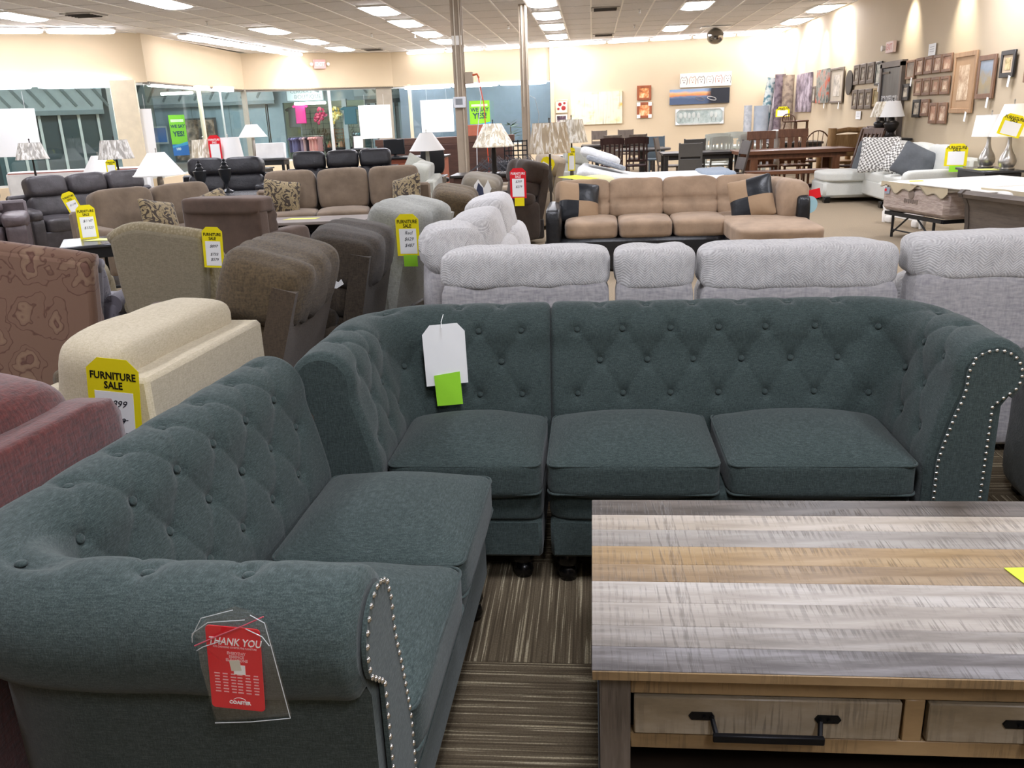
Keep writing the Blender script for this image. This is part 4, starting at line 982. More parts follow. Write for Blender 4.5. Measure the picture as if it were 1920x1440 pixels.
def lamp(label, loc, z0, z1, rb_, rt_, shade, base='column', foot=0., group=None, n=20, m=None, sq=False, seg=24, r=.05, shelf=False):
    """z0,z1: shade bottom/top above loc z"""
    t = thing('floor_lamp' if foot else 'table_lamp', label, 'lamp', loc, 0, group); m = m or M_silver
    nn = 4 if sq else seg; g = G(); rr = R(45) if sq else 0
    g.lathe([(rb_, z0), (rt_, z1)], nn, cap=False, r=(0, 0, rr), flute=0 if sq else .015)
    g.lathe([(rb_*.97, z0+.004), (rt_*.97, z1-.004)], nn, cap=False, r=(0, 0, rr)); g.lathe([(rb_*1.01, z0), (rb_*1.01, z0+.012)], nn, cap=False, r=(0, 0, rr)); g.lathe([(rt_*1.01, z1-.012), (rt_*1.01, z1)], nn, cap=False, r=(0, 0, rr))
    g.obj('lamp_shade', shade, t, ang=60 if not sq else 20)
    g = G(); g.tube([(0, 0, z1-.02), (0, 0, z1+.035)], .007, 6); g.lathe([(.004, z1+.03), (.012, z1+.045), (.003, z1+.06)], 8)
    for a in range(3): g.tube([(0, 0, z1-.02), (rt_*math.cos(a*2.1), rt_*math.sin(a*2.1), z1-.012)], .003, 4)
    g.obj('finial', m, t)
    if base == 'gourd': P = [(.09, 0), (.095, .015), (.08, .03), (.10, .07), (.105, .11), (.085, .17), (.05, .23), (.028, .30), (.022, .4), (.02, z0+.03)]
    elif base == 'urn': P = [(.12, 0), (.12, .03), (.07, .06), (.05, .1), (.1, .16), (.13, .24), (.12, .27), (.05, .3), (.03, z0+.03)]
    elif base == 'column': P = [(.085, 0), (.085, .02), (.04, .035), (.035, z0*.5), (.04, z0*.55), (.032, z0-.02), (.012, z0+.03)]
    elif base == 'crystal': P = [(.11, 0), (.115, .02), (.09, .04), (.1, .09), (.07, .16), (.03, .19), (.042, .22), (.042, z0-.05), (.015, z0+.02)]
    else: P = [(.15, 0), (.15, .02), (.03, .04), (.014, .08), (.014, z0*.60), (.022, z0*.62), (.028, z0*.66), (.02, z0*.72), (.032, z0*.76), (.018, z0*.8), (.012, z0*.98), (.012, z0+.06)]
    G().lathe(P, 16 if base != 'crystal' else 10).obj('base', m, t, ang=50)
    return t
# table for the big white lamp
def small_table(label, loc, w_, d_, h, m=None, rz=0):
    t = thing('side_table', label, 'table', loc, rz); m = m or M_ebony
    G().box((0, 0, h-.015), (w_, d_, .03), b=.006).obj('top', M_top, t); G().box((0, 0, h-.08), (w_-.06, d_-.06, .09)).obj('apron', m, t)
    for sx in (-1, 1):
        for sy in (-1, 1): G().box((sx*(w_/2-.06), sy*(d_/2-.06), (h-.1)/2), (.05, .05, h-.1)).obj('leg', m, t)
    return t
small_table('black side table under the large white bell lamp', (-5.90, 11.45, 0), .6, .6, .64)
lamp('large white bell-shade lamp with glass base behind the taupe loveseat', (-5.84, 11.4, .64), .36, .66, .335, .11, M_shade, 'crystal')
lamp('grey plastic-wrapped drum lamp with yellow tag below, left of the big white lamp', (-7.25, 12.9, 0), 1.19, 1.47, .26, .19, M_wrapB, 'floor', 1, m=M_dark)
tag_card('yellow sale tag hanging under the plastic-wrapped lamp at the left', (-7.2, 12.62, 1.08), 10, 0, .15, .22)
lamp('dark pole floor lamp with small wrapped shade near the left window board', (-8.34, 12.5, 0), 1.24, 1.48, .23, .15, M_wrapB, 'floor', 1, m=M_dark)
small_table('black side table under the small white lamp by the left window', (-8.22, 14.05, 0), .5, .5, .62)
lamp('white cone lamp behind the dark leather sofa, left of the wrapped lamp', (-8.22, 14.05, .62), .33, .60, .27, .10, M_shade, 'column')
small_table('black side table under the twin white shades behind the black loveseat', (-6.98, 16.0, 0), 1.0, .45, .64)
lamp('white drum lamp with a red tag, left of the pair behind the black loveseat', (-7.22, 15.95, .64), .38, .75, .25, .2, M_wrapC, 'column', group='pair of white drum lamps')
lamp('white drum lamp, right of the pair behind the black loveseat', (-6.74, 15.95, .64), .39, .77, .25, .2, M_shade, 'column', group='pair of white drum lamps')
tag_card('red sale tag on the white drum lamp behind the black loveseat', (-6.88, 15.66, 1.24), 0, 0, .24, .44, M_red, ink=M_paper)
small_table('side table under the small white lamp near the boutique window', (-7.45, 19.0, 0), .6, .6, .7)
lamp('small white bell lamp in front of the boutique window', (-7.45, 19.0, .7), .66, .93, .31, .12, M_shade, 'column')
small_table('side table under the white bell lamp beside the nearer column', (-2.92, 15.5, 0), .6, .6, .62)
lamp('white bell lamp with speckled stone base left of the nearer steel column', (-2.92, 15.5, .62), .44, .74, .31, .11, M_shade, 'column', m=M_stone)
lamp('ivory cone lamp in clear plastic right of the nearer steel column', (-1.46, 13.05, .76), .40, .73, .31, .13, M_wrapC, 'column', m=M_dark)
lamp('floor lamp with tan plastic-wrapped drum shade beside the tan sectional', (-.51, 10.63, 0), 1.14, 1.49, .255, .2, M_wrapA, 'floor', 1, m=plain('#4a433c', .4, .3))
lamp('ivory wrapped floor lamp just behind the tan drum floor lamp', (-.28, 12.0, 0), 1.21, 1.51, .22, .15, M_wrapC, 'floor', 1, m=plain('#6a6257', .4, .3))
tag_card('long yellow and white tag hanging from the ivory floor lamp', (-.28, 11.86, 1.0), 20, 0, .1, .3)
# ------------------------------------------------------------------ tan and black sectional
t = thing('sectional_sofa', 'tan microfiber and black leather sectional with a chaise on the right', 'sofa', (.75, 9.35, 0), 0)
G().box((-.25, .0, .17), (2.0, .95, .34), b=.03).obj('base', M_blk, t); G().box((.98, -.32, .17), (.82, 1.72, .34), b=.03).obj('base', M_blk, t)
G().puff((-1.16, -.02, .36), (.16, .98, .60), e=9, n=8).obj('arm', M_blk, t, ang=180); G().box((.1, .50, .42), (2.5, .14, .70), b=.04).obj('back_frame', M_blk, t)
G().puff((1.34, -.12, .42), (.14, .8, .62), e=8, n=8).obj('arm', M_blk, t, ang=180)
for k in range(3): G().puff((-.77+.56*k, -.10, .42), (.555, .72, .18), e=7, n=10, crown=.25, wr=.005, seed=k).obj('seat_cushion', M_tan, t, ang=180)
G().puff((.98, -.46, .42), (.82, 1.70, .18), e=8, n=14, crown=.2, wr=.008, wf=5).obj('seat_cushion', M_tan, t, ang=180)
for k in range(4):
    g = G(); V, F = _unit(14, 6.5); V = V.copy(); cr = np.exp(-((V[:, 2]+.15)/.09)**2)*(V[:, 1] < 0); V[:, 1] *= 1-.28*cr
    P = V*np.array([(.62 if k == 3 else .60), .28, .44])/2
    P += np.array([[noise.noise(Vector((p[0]*8+k, p[1]*8, p[2]*8)))*.012]*3 for p in P])
    g.add(P, F, (R(-12), 0, R(0)), (-.86+.58*k, .33, .66)); g.obj('back_cushion', M_tan, t, ang=180)
for k, (x, y, a) in enumerate(((1.12, .22, -38), (1.25, -.12, -78))):
    g = G(); lobed(g, (0, 0, 0), (.66, .3, .46), 2, e=4, seed=k, amt=.12); g.obj('back_cushion', M_tan, t, (x-.03, y-.02, .64), (R(-8), 0, R(a)), ang=180)
def checker(name, a, b):
    g = NT(name); setp(g, .6, 0, .3, .1); tc = g.n('ShaderNodeTexCoord'); sp = g.n('ShaderNodeSeparateXYZ'); g.l(tc.outputs['Object'], sp.inputs[0])
    p = g.math('GREATER_THAN', g.math('MULTIPLY', g.math('ADD', sp.outputs[0], .02), g.math('ADD', sp.outputs[1], .0)), 0.)
    g.base(g.mix(p, a, b)); r_ = g.math('ADD', g.math('MULTIPLY', p, -.5), .85); g.l(r_, g.b.inputs['Roughness']); g.bump(g.noise(g.coord(), 18, 3), .3, .01); return g.m
M_chk = checker('two_tone', '#9c8266', '#1b1e22')
throw('tan and black two-tone pillow at the left arm of the tan sectional', (-.15, 9.42, .66), (R(66), R(8), R(14)), (.46, .46, .17), M_chk, None)
throw('tan and black two-tone pillow at the right corner of the tan sectional', (1.62, 9.12, .68), (R(66), R(-14), R(-16)), (.46, .46, .17), M_chk, None)
tag(G().poly([(-.22, -.03), (-.02, .12), (.24, -.01), (.06, -.14)], .0015, 'z').obj('price_sheet', plain('#e8ee3c', .6), None, (-.17, 9.78, .905), (R(8), R(4), 0)), 'yellow price sheet lying on top of the tan sectional back at its left end', 'paper')
t = thing('hang_tag', 'round pale blue and red hang tag on the black right arm of the tan sectional', 'tag', (2.165, 8.95, .62), 12)
G().lathe([(0.0, -.001), (.085, -.001), (.085, .001), (0, .001)], 20, r=(R(90), 0, 0), cap=False).obj('card', plain('#a9d3dd', .5), t); G().poly([(-.1, .02), (-.02, .12), (.1, .14), (.12, .05), (.02, .03)], .0015, 'y', c=(0, .003, .02)).obj('card', M_red, t)
tag(G().puff((0, 0, 0), (.46, .36, .22), e=2.6, n=10).obj('round_cushion', plain('#e9e2b4', .7), None, (.05, 10.75, .86-.11), ang=180), 'pale yellow rounded cushion peeking above the left of the tan sectional', 'pillow')
small_table('low black stand holding the pale yellow rounded cushion', (.05, 10.75, 0), .5, .45, .64)
# ------------------------------------------------------------------ bed behind
t = thing('adjustable_bed', 'white mattress bed with raised head behind the tan sectional', 'bed', (.85, 13.3, 0), 0)
G().box((0, 0, .22), (2.05, 1.5, .3), b=.03).obj('base', plain('#55585c', .7), t)
for sx in (-1, 1):
    for sy in (-1, 1): G().cyl((sx*.9, sy*.6, .04), .03, .08, 10).obj('leg', M_ebony, t)
def matt(u, v_):
    x = -1.08+2.2*u; b = 2*math.pi*v_; c_, s_ = math.cos(b), math.sin(b); e = 9; nn = (abs(c_)**e+abs(s_)**e)**(1/e); c_ /= nn; s_ /= nn
    lift = .20*max(0, (.42-u)/.42)**1.2
    ed = min(1, (min(u, 1-u)+.004)*25)**.5
    return (x, .76*c_, .52+lift+.15*s_*ed)
g = G(); g.grid(matt, 22, 32); g.obj('mattress', fabric('#e3e3e0', '#c5c6c4', 60, 6, .5, .1), t, ang=70)
G().puff((.98, .1, .62), (.5, 1.3, .18), e=5, n=8, wr=.02).obj('folded_cover', fabric('#8b97a3', '#75818d', 160, 4), t, ang=180)
tag(G().puff((0, 0, 0), (.62, .42, .15), e=4, n=10, wr=.008).obj('pillow', fabric('#eeeeec', '#dcdcda', 80, 5), None, (.12, 13.55, .945), (R(-10), R(18), R(-8)), ang=180), 'white bed pillow on the raised head of the mattress bed', 'pillow')
tag(G().puff((0, 0, 0), (.6, .4, .07), e=6, n=8).obj('pillow', fabric('#aeb2b8', '#83888f', 60, 5), None, (.2, 13.15, .865), (R(-6), R(18), R(-4)), ang=180), 'thin grey patterned pillow under the white one on the mattress bed', 'pillow')
# ------------------------------------------------------------------ white sofa with chaise
t = thing('chaise_sofa', 'white fabric sofa with a long chaise against the right wall', 'sofa', (4.88, 14.25, 0), -90)
# local x -> world -y ; local -y -> world -x
G().box((0, .02, .26), (3.0, .95, .26), b=.03).obj('base', M_wht, t); G().box((-1.05, -.62, .22), (.86, .9, .28), b=.05).obj('base', M_wht, t)
G().box((0, .42, .45), (3.0, .14, .66), b=.04).obj('back_frame', M_wht, t)
G().puff((1.42, -.03, .36), (.18, .98, .56), e=7, n=8).obj('arm', M_wht, t, ang=180); G().puff((-1.42, .12, .36), (.16, .68, .56), e=7, n=8).obj('arm', M_wht, t, ang=180)
G().puff((-1.0, -.40, .42), (.86, 1.36, .17), e=7, n=12, crown=.1).obj('seat_cushion', M_wht, t, ang=180)
for k in range(2): G().puff((-.2+.95*k, -.06, .43), (.94, .78, .17), e=8, n=10, crown=.15).obj('seat_cushion', M_wht, t, ang=180)
for k in range(3): G().puff((-.98+.93*k, .22, .72), (.92, .28, .46), r=(R(-10), 0, 0), e=4, n=10, wr=.015, seed=k).obj('back_cushion', M_wht, t, ang=180)
for x, y in ((-1.4, -1.0), (-.68, -1.0), (-1.4, .4), (1.4, .4), (1.4, -.4), (.3, -.4)): G().box((x, y, .05), (.14, .1, .1), b=.01).obj('leg', M_black, t)
def hound():
    g = NT('fabric_houndstooth'); setp(g, .9, 0, .1, .1)
    ck = g.n('ShaderNodeTexChecker'); g.l(g.coord((1, 1, 1), (0, 0, R(12))), ck.inputs[0]); ck.inputs['Scale'].default_value = 32
    ck.inputs['Color1'].default_value = lin('#dddcd6'); ck.inputs['Color2'].default_value = lin('#77746f'); g.base(ck.outputs[0]); return g.m
M_hd = hound(); M_pg = suede('#5d6063')
throw('plain dark grey pillow at the far end of the white chaise sofa', (4.58, 15.25, .72), (R(72), 0, R(-60)), (.52, .52, .16), M_pg)
throw('large houndstooth pillow on the white chaise sofa, facing the viewer', (4.55, 14.55, .77), (R(68), 0, R(-30)), (.6, .6, .18), M_hd)
throw('tilted houndstooth pillow in the middle of the white chaise sofa', (4.72, 13.95, .70), (R(64), R(24), R(-30)), (.52, .5, .16), M_hd)
throw('dark grey velvet pillow leaning right of the houndstooth pillows', (4.72, 13.4, .70), (R(64), R(26), R(-24)), (.56, .52, .17), M_pg)
tag_card('yellow sale tag with green sticker on the near end of the white sofa', (4.99, 12.66, .84), -26, -8, .28, .3, sticker=M_green)
# end table with the silver lamps
small_table('dark glass-topped end table with two silver lamps by the right wall', (5.16, 12.0, 0), .5, .9, .69)
GSL = 'silver gourd lamps on the right end table'
lamp('silver gourd lamp with white drum shade, farther of two on right end table', (5.2, 12.2, .69), .40, .67, .21, .18, M_shade, 'gourd', group=GSL)
lamp('silver gourd lamp with cone shade, nearer of two on right end table', (5.25, 11.72, .69), .41, .80, .24, .11, M_shade, 'gourd', group=GSL)
tag_card('yellow furniture sale tag tilted on the nearer silver lamp shade', (5.14, 11.47, 1.24), -16, 0, .26, .26, roll=16)
tag(G().poly([(-.15, -.12), (.1, -.15), (.12, .12), (-.13, .14)], .0015, 'z').obj('price_sheet', plain('#dfe77a', .6), None, (5.08, 11.85, .692)), 'yellow-green sheet lying on the glass-topped end table', 'paper')
# ------------------------------------------------------------------ beds at the right
M_tick = NT('mattress_side'); setp(M_tick, .85, 0, .1); vv = M_tick.coord((1.2, 1.2, 5)); M_tick.base(M_tick.ramp(M_tick.noise(vv, 7, 3), [(.35, '#a8978d'), (.6, '#bdaea3')])); M_tick.bump(M_tick.noise(vv, 8, 3), .6, .02); M_tick = M_tick.m
M_sheet = fabric('#eceae3', '#dcd9d0', 150, 4, .12, .1); M_edge = plain('#8b8069', .7)
t = thing('mattress', 'quilted beige mattress with a cream cover on a black folding frame', 'bed', (4.44, 10.65, 0), 14)
# foot face at local -x
G().box((0, 0, .46), (1.55, 1.25, .30), b=.05).obj('side_panel', M_tick, t)
G().box((.02, 0, .625), (1.58, 1.27, .045), b=.02).obj('cover', M_sheet, t)
g = G()
g.grid(lambda u, v_: (-.785-.006*math.sin(v_*19), -.64+1.28*v_, .655-.07*u*(1+.5*math.sin(v_*11)+.4*math.sin(v_*27))), 4, 40); g.obj('cover_flap', plain('#c9bb9d', .8), t, ang=180)
g = G(); g.tube([(-.79, -.64+1.28*v_/39, .655-.07*(1+.5*math.sin(v_/39*11)+.4*math.sin(v_/39*27))) for v_ in range(40)], .006, 5); g.obj('piping', M_edge, t)
[G().box((-.777, .14-.04*q, .46), (.003, .026, .05-.01*(q % 2))).obj('printed_mark', plain('#77695e', .7), t) for q in range(7)]; G().lathe([(.05, -.001), (.056, .001)], 16, (-.781, .02, .54), (0, R(90), 0)).obj('emblem', plain('#8a7c70', .7), t)
G().box((-.785, .50, .55), (.004, .1, .08)).obj('label', plain('#9aa3b0', .6), t); G().box((-.787, .53, .555), (.004, .04, .03)).obj('label', M_red, t)
g = G()
for y in (-.55, .55): g.box((0, y, .28), (1.5, .04, .04))
for x in (-.74, 0, .74): g.box((x, 0, .28), (.04, 1.1, .04))
g.obj('frame_rail', M_ebony, t)
for x in (-.74, .74):
    for y in (-.4, .4): G().tube([(x, y, .27), (x, y, .0)], .016, 8).obj('frame_leg', M_ebony, t); G().tube([(x, y, .05), (x, y*.2, .27)], .011, 6).obj('brace', M_ebony, t)
G().tube([(-.74, -.4, .09), (-.74, .4, .09)], .01, 6).obj('stretcher', M_ebony, t)
tag(G().poly([(-.08, -.05), (.08, -.04), (.1, .05), (-.06, .06)], .0015, 'z').obj('price_sheet', M_yel, None, (3.88, 10.95, .65)), 'small yellow slip on the corner of the quilted mattress', 'paper')
tag(G().box((0, 0, 0), (.42, 1.34, .02), b=.008).obj('bed_runner', M_sheet, None, (4.02, 9.9, .66), (0, 0, R(14))), 'cream cover strip folded over the near side of the beds', 'bedding')
t = thing('sleigh_bed', 'weathered grey wood sleigh bed with white mattress at the right edge', 'bed', (4.85, 9.05, 0), 14)
M_gw = wood('#6d6359', '#4d453e', 'y', 4, .55)
g = G(); prof = [(-.78, .02), (-.72, .02), (-.70, .45), (-.74, .60), (-.80, .66), (-.86, .665), (-.90, .63), (-.88, .59), (-.84, .58), (-.80, .5), (-.775, .3)]
g.poly(prof, 1.3, 'y', c=(0, 0, 0)); g.obj('footboard', M_gw, t)
for s_ in (-1, 1): g = G(); g.poly([(a-.012, b+.008) for a, b in prof], .06, 'y', c=(0, s_*.66, 0)); g.obj('post', wood('#5c534c', '#423b35', 'z', 4), t)
G().box((.1, 0, .3), (1.6, 1.3, .2), b=.01).obj('side_rail', M_gw, t); G().puff((.1, 0, .54), (1.62, 1.28, .30), e=12, n=8).obj('mattress', M_sheet, t, ang=180)
g = G(); g.grid(lambda u, v_: (-.70-.02*math.sin(v_*15), -.6+1.2*v_, .69-.05*u*(1+.5*math.sin(v_*13))), 3, 30); g.obj('cover_flap', plain('#c9bb9d', .8), t, ang=180)
t = thing('white_bench', 'white painted bed end with turned posts and low rail, left of the quilted mattress', 'bed frame', (4.10, 11.88, 0), -76)
for x in (-.42, .42): G().lathe([(.04, 0), (.045, .14), (.03, .16), (.045, .22), (.03, .28), (.04, .34), (.028, .4), (.045, .46), (.03, .52)], 12, (x, 0, 0)).obj('post', M_white, t, ang=60)
G().box((0, 0, .17), (.84, .05, .18), b=.01).obj('rail', M_white, t); G().box((0, 0, .51), (.9, .09, .03), b=.01).obj('top_rail', M_white, t)
for x in (-.3, .3): G().puff((x, -.0, .05), (.14, .1, .1), e=4, n=6).obj('foot', M_white, t)
# ------------------------------------------------------------------ dining area
M_rw = wood('#7c5238', '#54331f', 'x', 4, .4); M_rwz = wood('#8a5d40', '#613c26', 'z', 4, .4); M_ch = wood('#3b2422', '#281615', 'z', 4, .35); M_gch = plain('#5d5a55', .6); M_tp = wood('#6c6055', '#51473e', 'z', 4); M_wc = plain('#d3d6cc', .5)
M_dt = wood('#3a3633', '#262321', 'x', 4, .35)
def table(label, loc, rz, w_, d_, h, m, legm=None, th=.05, round_=False, trestle=False):
    t = thing('dining_table', label, 'table', loc, rz); legm = legm or m
    g = G()
    if round_: g.lathe([(w_/2-.01, h-th), (w_/2, h-th*.5), (w_/2-.01, h)], 32)
    else: g.box((0, 0, h-th/2), (w_, d_, th), b=.008)
    g.obj('table_top', m, t)
    if not round_: G().box((0, 0, h-th-.045), (w_-.25, d_-.2, .08)).obj('apron', legm, t)
    if round_: G().lathe([(.3, 0), (.28, .05), (.08, .12), (.07, h-.15), (.2, h-th)], 16).obj('pedestal', legm, t)
    elif trestle:
        for sx in (-1, 1):
            for sy in (-1, 1): G().box((sx*(w_/2-.3), sy*(d_/2-.16), (h-th)/2), (.13, .1, h-th)).obj('leg', legm, t)
            G().box((sx*(w_/2-.3), 0, .12), (.12, d_-.3, .08)).obj('stretcher', legm, t)
    else:
        for sx in (-1, 1):
            for sy in (-1, 1): G().box((sx*(w_/2-.07), sy*(d_/2-.07), (h-th)/2), (.08, .08, h-th)).obj('leg', legm, t)
    return t
def chair(kind, label, loc, rz, m, W=.46, H=1.02, group=None, tiltb=7):
    t = thing('dining_chair', label, 'chair', loc, rz, group); T = R(-tiltb)
    def bk(x, z): return (x, .19+(z-.45)*math.tan(R(tiltb)), z)
    G().box((0, -.02, .45), (W, .44, .04), b=.015).obj('seat', m, t)
    for sx in (-1, 1): G().box((sx*(W/2-.03), -.2, .215), (.04, .04, .43)).obj('leg', m, t)
    if kind == 'windsor':
        for sx in (-1, 1): G().tube([(sx*(W/2-.05), .15, .43), (sx*(W/2-.0), .24, 0)], .016, 6).obj('leg', m, t)
        pts = [bk(-W/2*math.cos(R(a)), .46+(H-.46)*math.sin(R(a))**.7 if a not in (0, 180) else .46) for a in range(0, 181, 12)]
        G().tube(pts, .014, 6).obj('bow', m, t, ang=180)
        for k in range(5):
            x = (-.5+k/4)*W*.72; zt = .46+(H-.46)*math.sqrt(max(0, 1-(x/(W/2))**2))**.7; G().tube([bk(x*.75, .47), bk(x, zt)], .007, 5).obj('spindle', m, t)
        return t
    for sx in (-1, 1): G().tube([(sx*(W/2-.022), .19, 0), bk(sx*(W/2-.022), .45), bk(sx*(W/2-.022), H)], .022, 4).obj('leg', m, t, ang=30)
    if kind == 'slat':
        g = G(); n = 8
        g.grid(lambda u, v_: tuple(np.array(bk((-.5+u)*W*1.08, H-.13+.14*v_+.02*math.sin(u*math.pi)))+np.array([0, .02*math.sin(u*math.pi), 0])), 9, 2); g.grid(lambda u, v_: tuple(np.array(bk((.5-u)*W*1.08, H-.13+.14*v_+.02*math.sin(u*math.pi)))+np.array([0, -.03+.02*math.sin(u*math.pi), 0])), 9, 2)
        g.obj('top_rail', m, t); G().box(bk(0, .56), (W-.06, .02, .05), r=(T, 0, 0)).obj('lower_rail', m, t)
        for k in range(4): x = (-.5+(k+.5)/4)*(W-.08); G().box(bk(x, .74), (.042, .014, .36), r=(T, 0, 0)).obj('slat', m, t)
    elif kind == 'panel':
        G().box(bk(0, H-.13), (W-.05, .03, .24), r=(T, 0, 0), b=.006).obj('back_panel', m, t); G().box(bk(0, H-.40), (W-.05, .03, .22), r=(T, 0, 0), b=.006).obj('back_panel', m, t)
    elif kind == 'plank':
        for k in range(4): x = (-.5+(k+.5)/4)*(W-.0); G().box(bk(x, .76), (.075, .025, .58), r=(T, 0, 0), b=.004).obj('slat', m, t)
        G().box(bk(0, H-.05), (W+.06, .035, .16), r=(T, 0, 0), b=.006).obj('top_rail', m, t); G().box(bk(0, .55), (W, .03, .06), r=(T, 0, 0)).obj('lower_rail', m, t)
    return t
table('dark round dining table behind the white mattress bed', (1.15, 20.6, 0), 0, 1.3, 1.3, .76, M_dt, round_=True)
table('black rectangular dining table with flat top left of the grey chairs', (-.38, 19.9, 0), 0, 1.1, .9, .70, M_ebony)
table('long dark dining table behind the grey panel chair', (2.12, 17.9, 0), 0, 1.5, .9, .77, M_dt)
table('dark dining table farther back near the far wall', (.7, 24.3, 0), 0, 2.0, .95, .76, M_dt)
table('reddish plank trestle dining table with a bench in front', (3.75, 17.2, 0), 2, 2.1, .95, .79, M_rw, M_rwz, .07, trestle=True)
table('white farmhouse dining table behind the reddish table', (3.1, 20.6, 0), 0, 1.6, .9, .76, M_wc)
table('dark brown dining table near the windsor chairs', (4.55, 21.4, 0), 0, 1.5, .9, .76, M_dt)
t = thing('bench', 'reddish wooden bench in front of the plank trestle table', 'bench', (3.45, 15.95, 0), 2)
G().box((0, 0, .455), (1.5, .38, .06), b=.008).obj('seat', M_rw, t)
for sx in (-1, 1):
    for sy in (-1, 1): G().box((sx*.6, sy*.12, .215), (.1, .06, .43)).obj('leg', M_ch, t)
G().box((0, 0, .2), (1.2, .05, .06)).obj('stretcher', M_ch, t)
chair('slat', 'dark cherry slat-back chair, left of the pair facing the round table', (.42, 19.55, 0), 182, M_ch, .48, 1.03, 'cherry slat chairs')
chair('slat', 'dark cherry slat-back chair, right of the pair facing the round table', (.96, 19.5, 0), 178, M_ch, .48, 1.03, 'cherry slat chairs')
chair('panel', 'taupe side chair turned sideways right of the cherry chairs', (1.62, 18.9, 0), 75, M_tp, .45, 1.04, None, 10)
chair('panel', 'grey two-panel chair closest to the white mattress bed', (1.78, 16.55, 0), 180, M_gch, .44, 1.0)
chair('panel', 'grey panel chair at the left of the long dark table', (2.10, 18.75, 0), 180, M_gch, .46, 1.0)
chair('panel', 'dark brown side chair turned sideways at the left end of the reddish table', (2.42, 16.0, 0), -78, wood('#4b4038', '#332b26', 'z', 4), .44, 1.02, None, 14)
chair('panel', 'dark brown panel chair beyond the left cherry chair', (.50, 22.3, 0), 180, M_tp, .46, 1.05); chair('panel', 'dark brown panel chair beyond the right cherry chair', (1.12, 22.3, 0), 180, M_tp, .46, 1.05)
chair('panel', 'brown panel chair at the left of the farthest dark table', (.2, 25.3, 0), 0, M_tp, .46, 1.1); chair('panel', 'brown panel chair at the middle of the farthest dark table', (.95, 25.3, 0), 0, M_tp, .46, 1.1)
chair('panel', 'blue-grey upholstered chair behind the black flat table', (1.55, 21.7, 0), 170, plain('#5c6a73', .7), .45, 1.0)
chair('panel', 'brown chair tipped sideways near the ivory floor lamp', (-.35, 21.0, 0), 80, M_tp, .45, 1.04, None, 12)
GW = 'white slat dining chairs'
chair('slat', 'white slat chair at the left of the white dining group', (2.66, 19.6, 0), 185, M_wc, .5, 1.04, GW); chair('slat', 'white slat chair in the middle of the white dining group', (3.1, 19.9, 0), 178, M_wc, .5, 1.05, GW)
chair('slat', 'white slat chair at the right of the white dining group', (3.2, 18.6, 0), 180, M_wc, .46, 1.04, GW); chair('slat', 'white slat chair turned sideways by the long dark table', (2.55, 18.7, 0), 200, M_wc, .46, 1.0, GW)
chair('plank', 'reddish plank-back chair behind the left part of the trestle table', (3.36, 17.85, 0), 0, M_rwz, .5, 1.08, 'reddish plank chairs'); chair('plank', 'reddish plank-back chair behind the middle of the trestle table', (3.98, 17.85, 0), 0, M_rwz, .52, 1.1, 'reddish plank chairs')
chair('windsor', 'brown windsor chair with bow back right of the plank chairs', (4.62, 19.0, 0), 180, wood('#6b4a33', '#452c1c', 'z', 4), .56, 1.06); chair('windsor', 'brown windsor chair behind the plank chairs', (4.35, 20.1, 0), 178, wood('#8a5d40', '#613c26', 'z', 4), .52, 1.08)
chair('windsor', 'windsor chair standing up on the far table near the corner', (4.75, 21.5, .765), 120, wood('#6b4a33', '#452c1c', 'z', 4), .42, .62)
# white wrapped post between plank chairs
tag(G().lathe([(.09, 0), (.10, .4), (.08, .8), (.12, 1.1), (.05, 1.12)], 10).obj('umbrella_stand', plain('#d9dbd4', .4), None, (3.68, 18.3, 0)), 'white plastic-wrapped stand between the two reddish plank chairs', 'stand')
# log furniture, leaning slat pieces, cabinet
M_log = wood('#b08d5f', '#7e5c36', 'z', 3, .5)
t = thing('log_chair', 'rustic peeled log armchair right of the windsor chair', 'chair', (4.95, 18.3, 0), 190)
for sx in (-1, 1):
    G().tube([(sx*.3, .2, 0), (sx*.31, .24, .5), (sx*.3, .27, 1.12)], .08, 8, rads=[.07, .075, .085]).obj('post', M_log, t, ang=60); G().tube([(sx*.3, -.25, 0), (sx*.3, -.25, .62)], .06, 8).obj('leg', M_log, t, ang=60)
    G().tube([(sx*.3, -.3, .64), (sx*.3, .2, .66)], .055, 8).obj('arm', M_log, t, ang=60)
G().tube([(-.36, .27, 1.05), (0, .29, 1.08), (.36, .27, 1.04)], .05, 8).obj('top_rail', M_log, t, ang=60); G().box((0, .25, .78), (.5, .05, .42), b=.02).obj('back_panel', M_log, t); G().box((0, -.02, .45), (.6, .5, .06), b=.02).obj('seat', M_log, t)
def rocker(label, loc, rz, m):
    t = thing('slat_chair', label, 'chair', loc, rz)
    for sx in (-1, 1): G().tube([(sx*.27, .1, 0), (sx*.27, .42, 1.12)], .026, 4).obj('post', m, t); G().tube([(sx*.27, -.3, 0), (sx*.27, -.28, .44)], .026, 4).obj('leg', m, t)
    for k in range(5): x = -.2+.1*k; G().tube([(x, .2, .42), (x, .41, 1.05)], .022, 4).obj('slat', m, t, ang=20)
    G().box((0, .43, 1.08), (.6, .04, .12), r=(R(-16), 0, 0), b=.01).obj('top_rail', m, t); G().box((0, -.05, .43), (.56, .5, .04), b=.01).obj('seat', m, t)
    return t
M_rk = wood('#6b5141', '#4a362a', 'z', 4)
rocker('brown slatted reclining porch chair, left of two before the black cabinet', (4.60, 16.2, 0), -66, M_rk)['group'] = 'brown slatted porch chairs'
t = rocker('brown slatted reclining porch chair, right of two before the black cabinet', (4.78, 15.95, 0), -58, M_rk)
t.location = (5.08, 17.3, 0); t['group'] = 'brown slatted porch chairs'; t['label'] = 'brown slatted reclining porch chair, right of two beside the black cabinet'
t = thing('cabinet', 'black cabinet carrying two lamps against the right wall', 'cabinet', (5.22, 16.28, 0), -90)
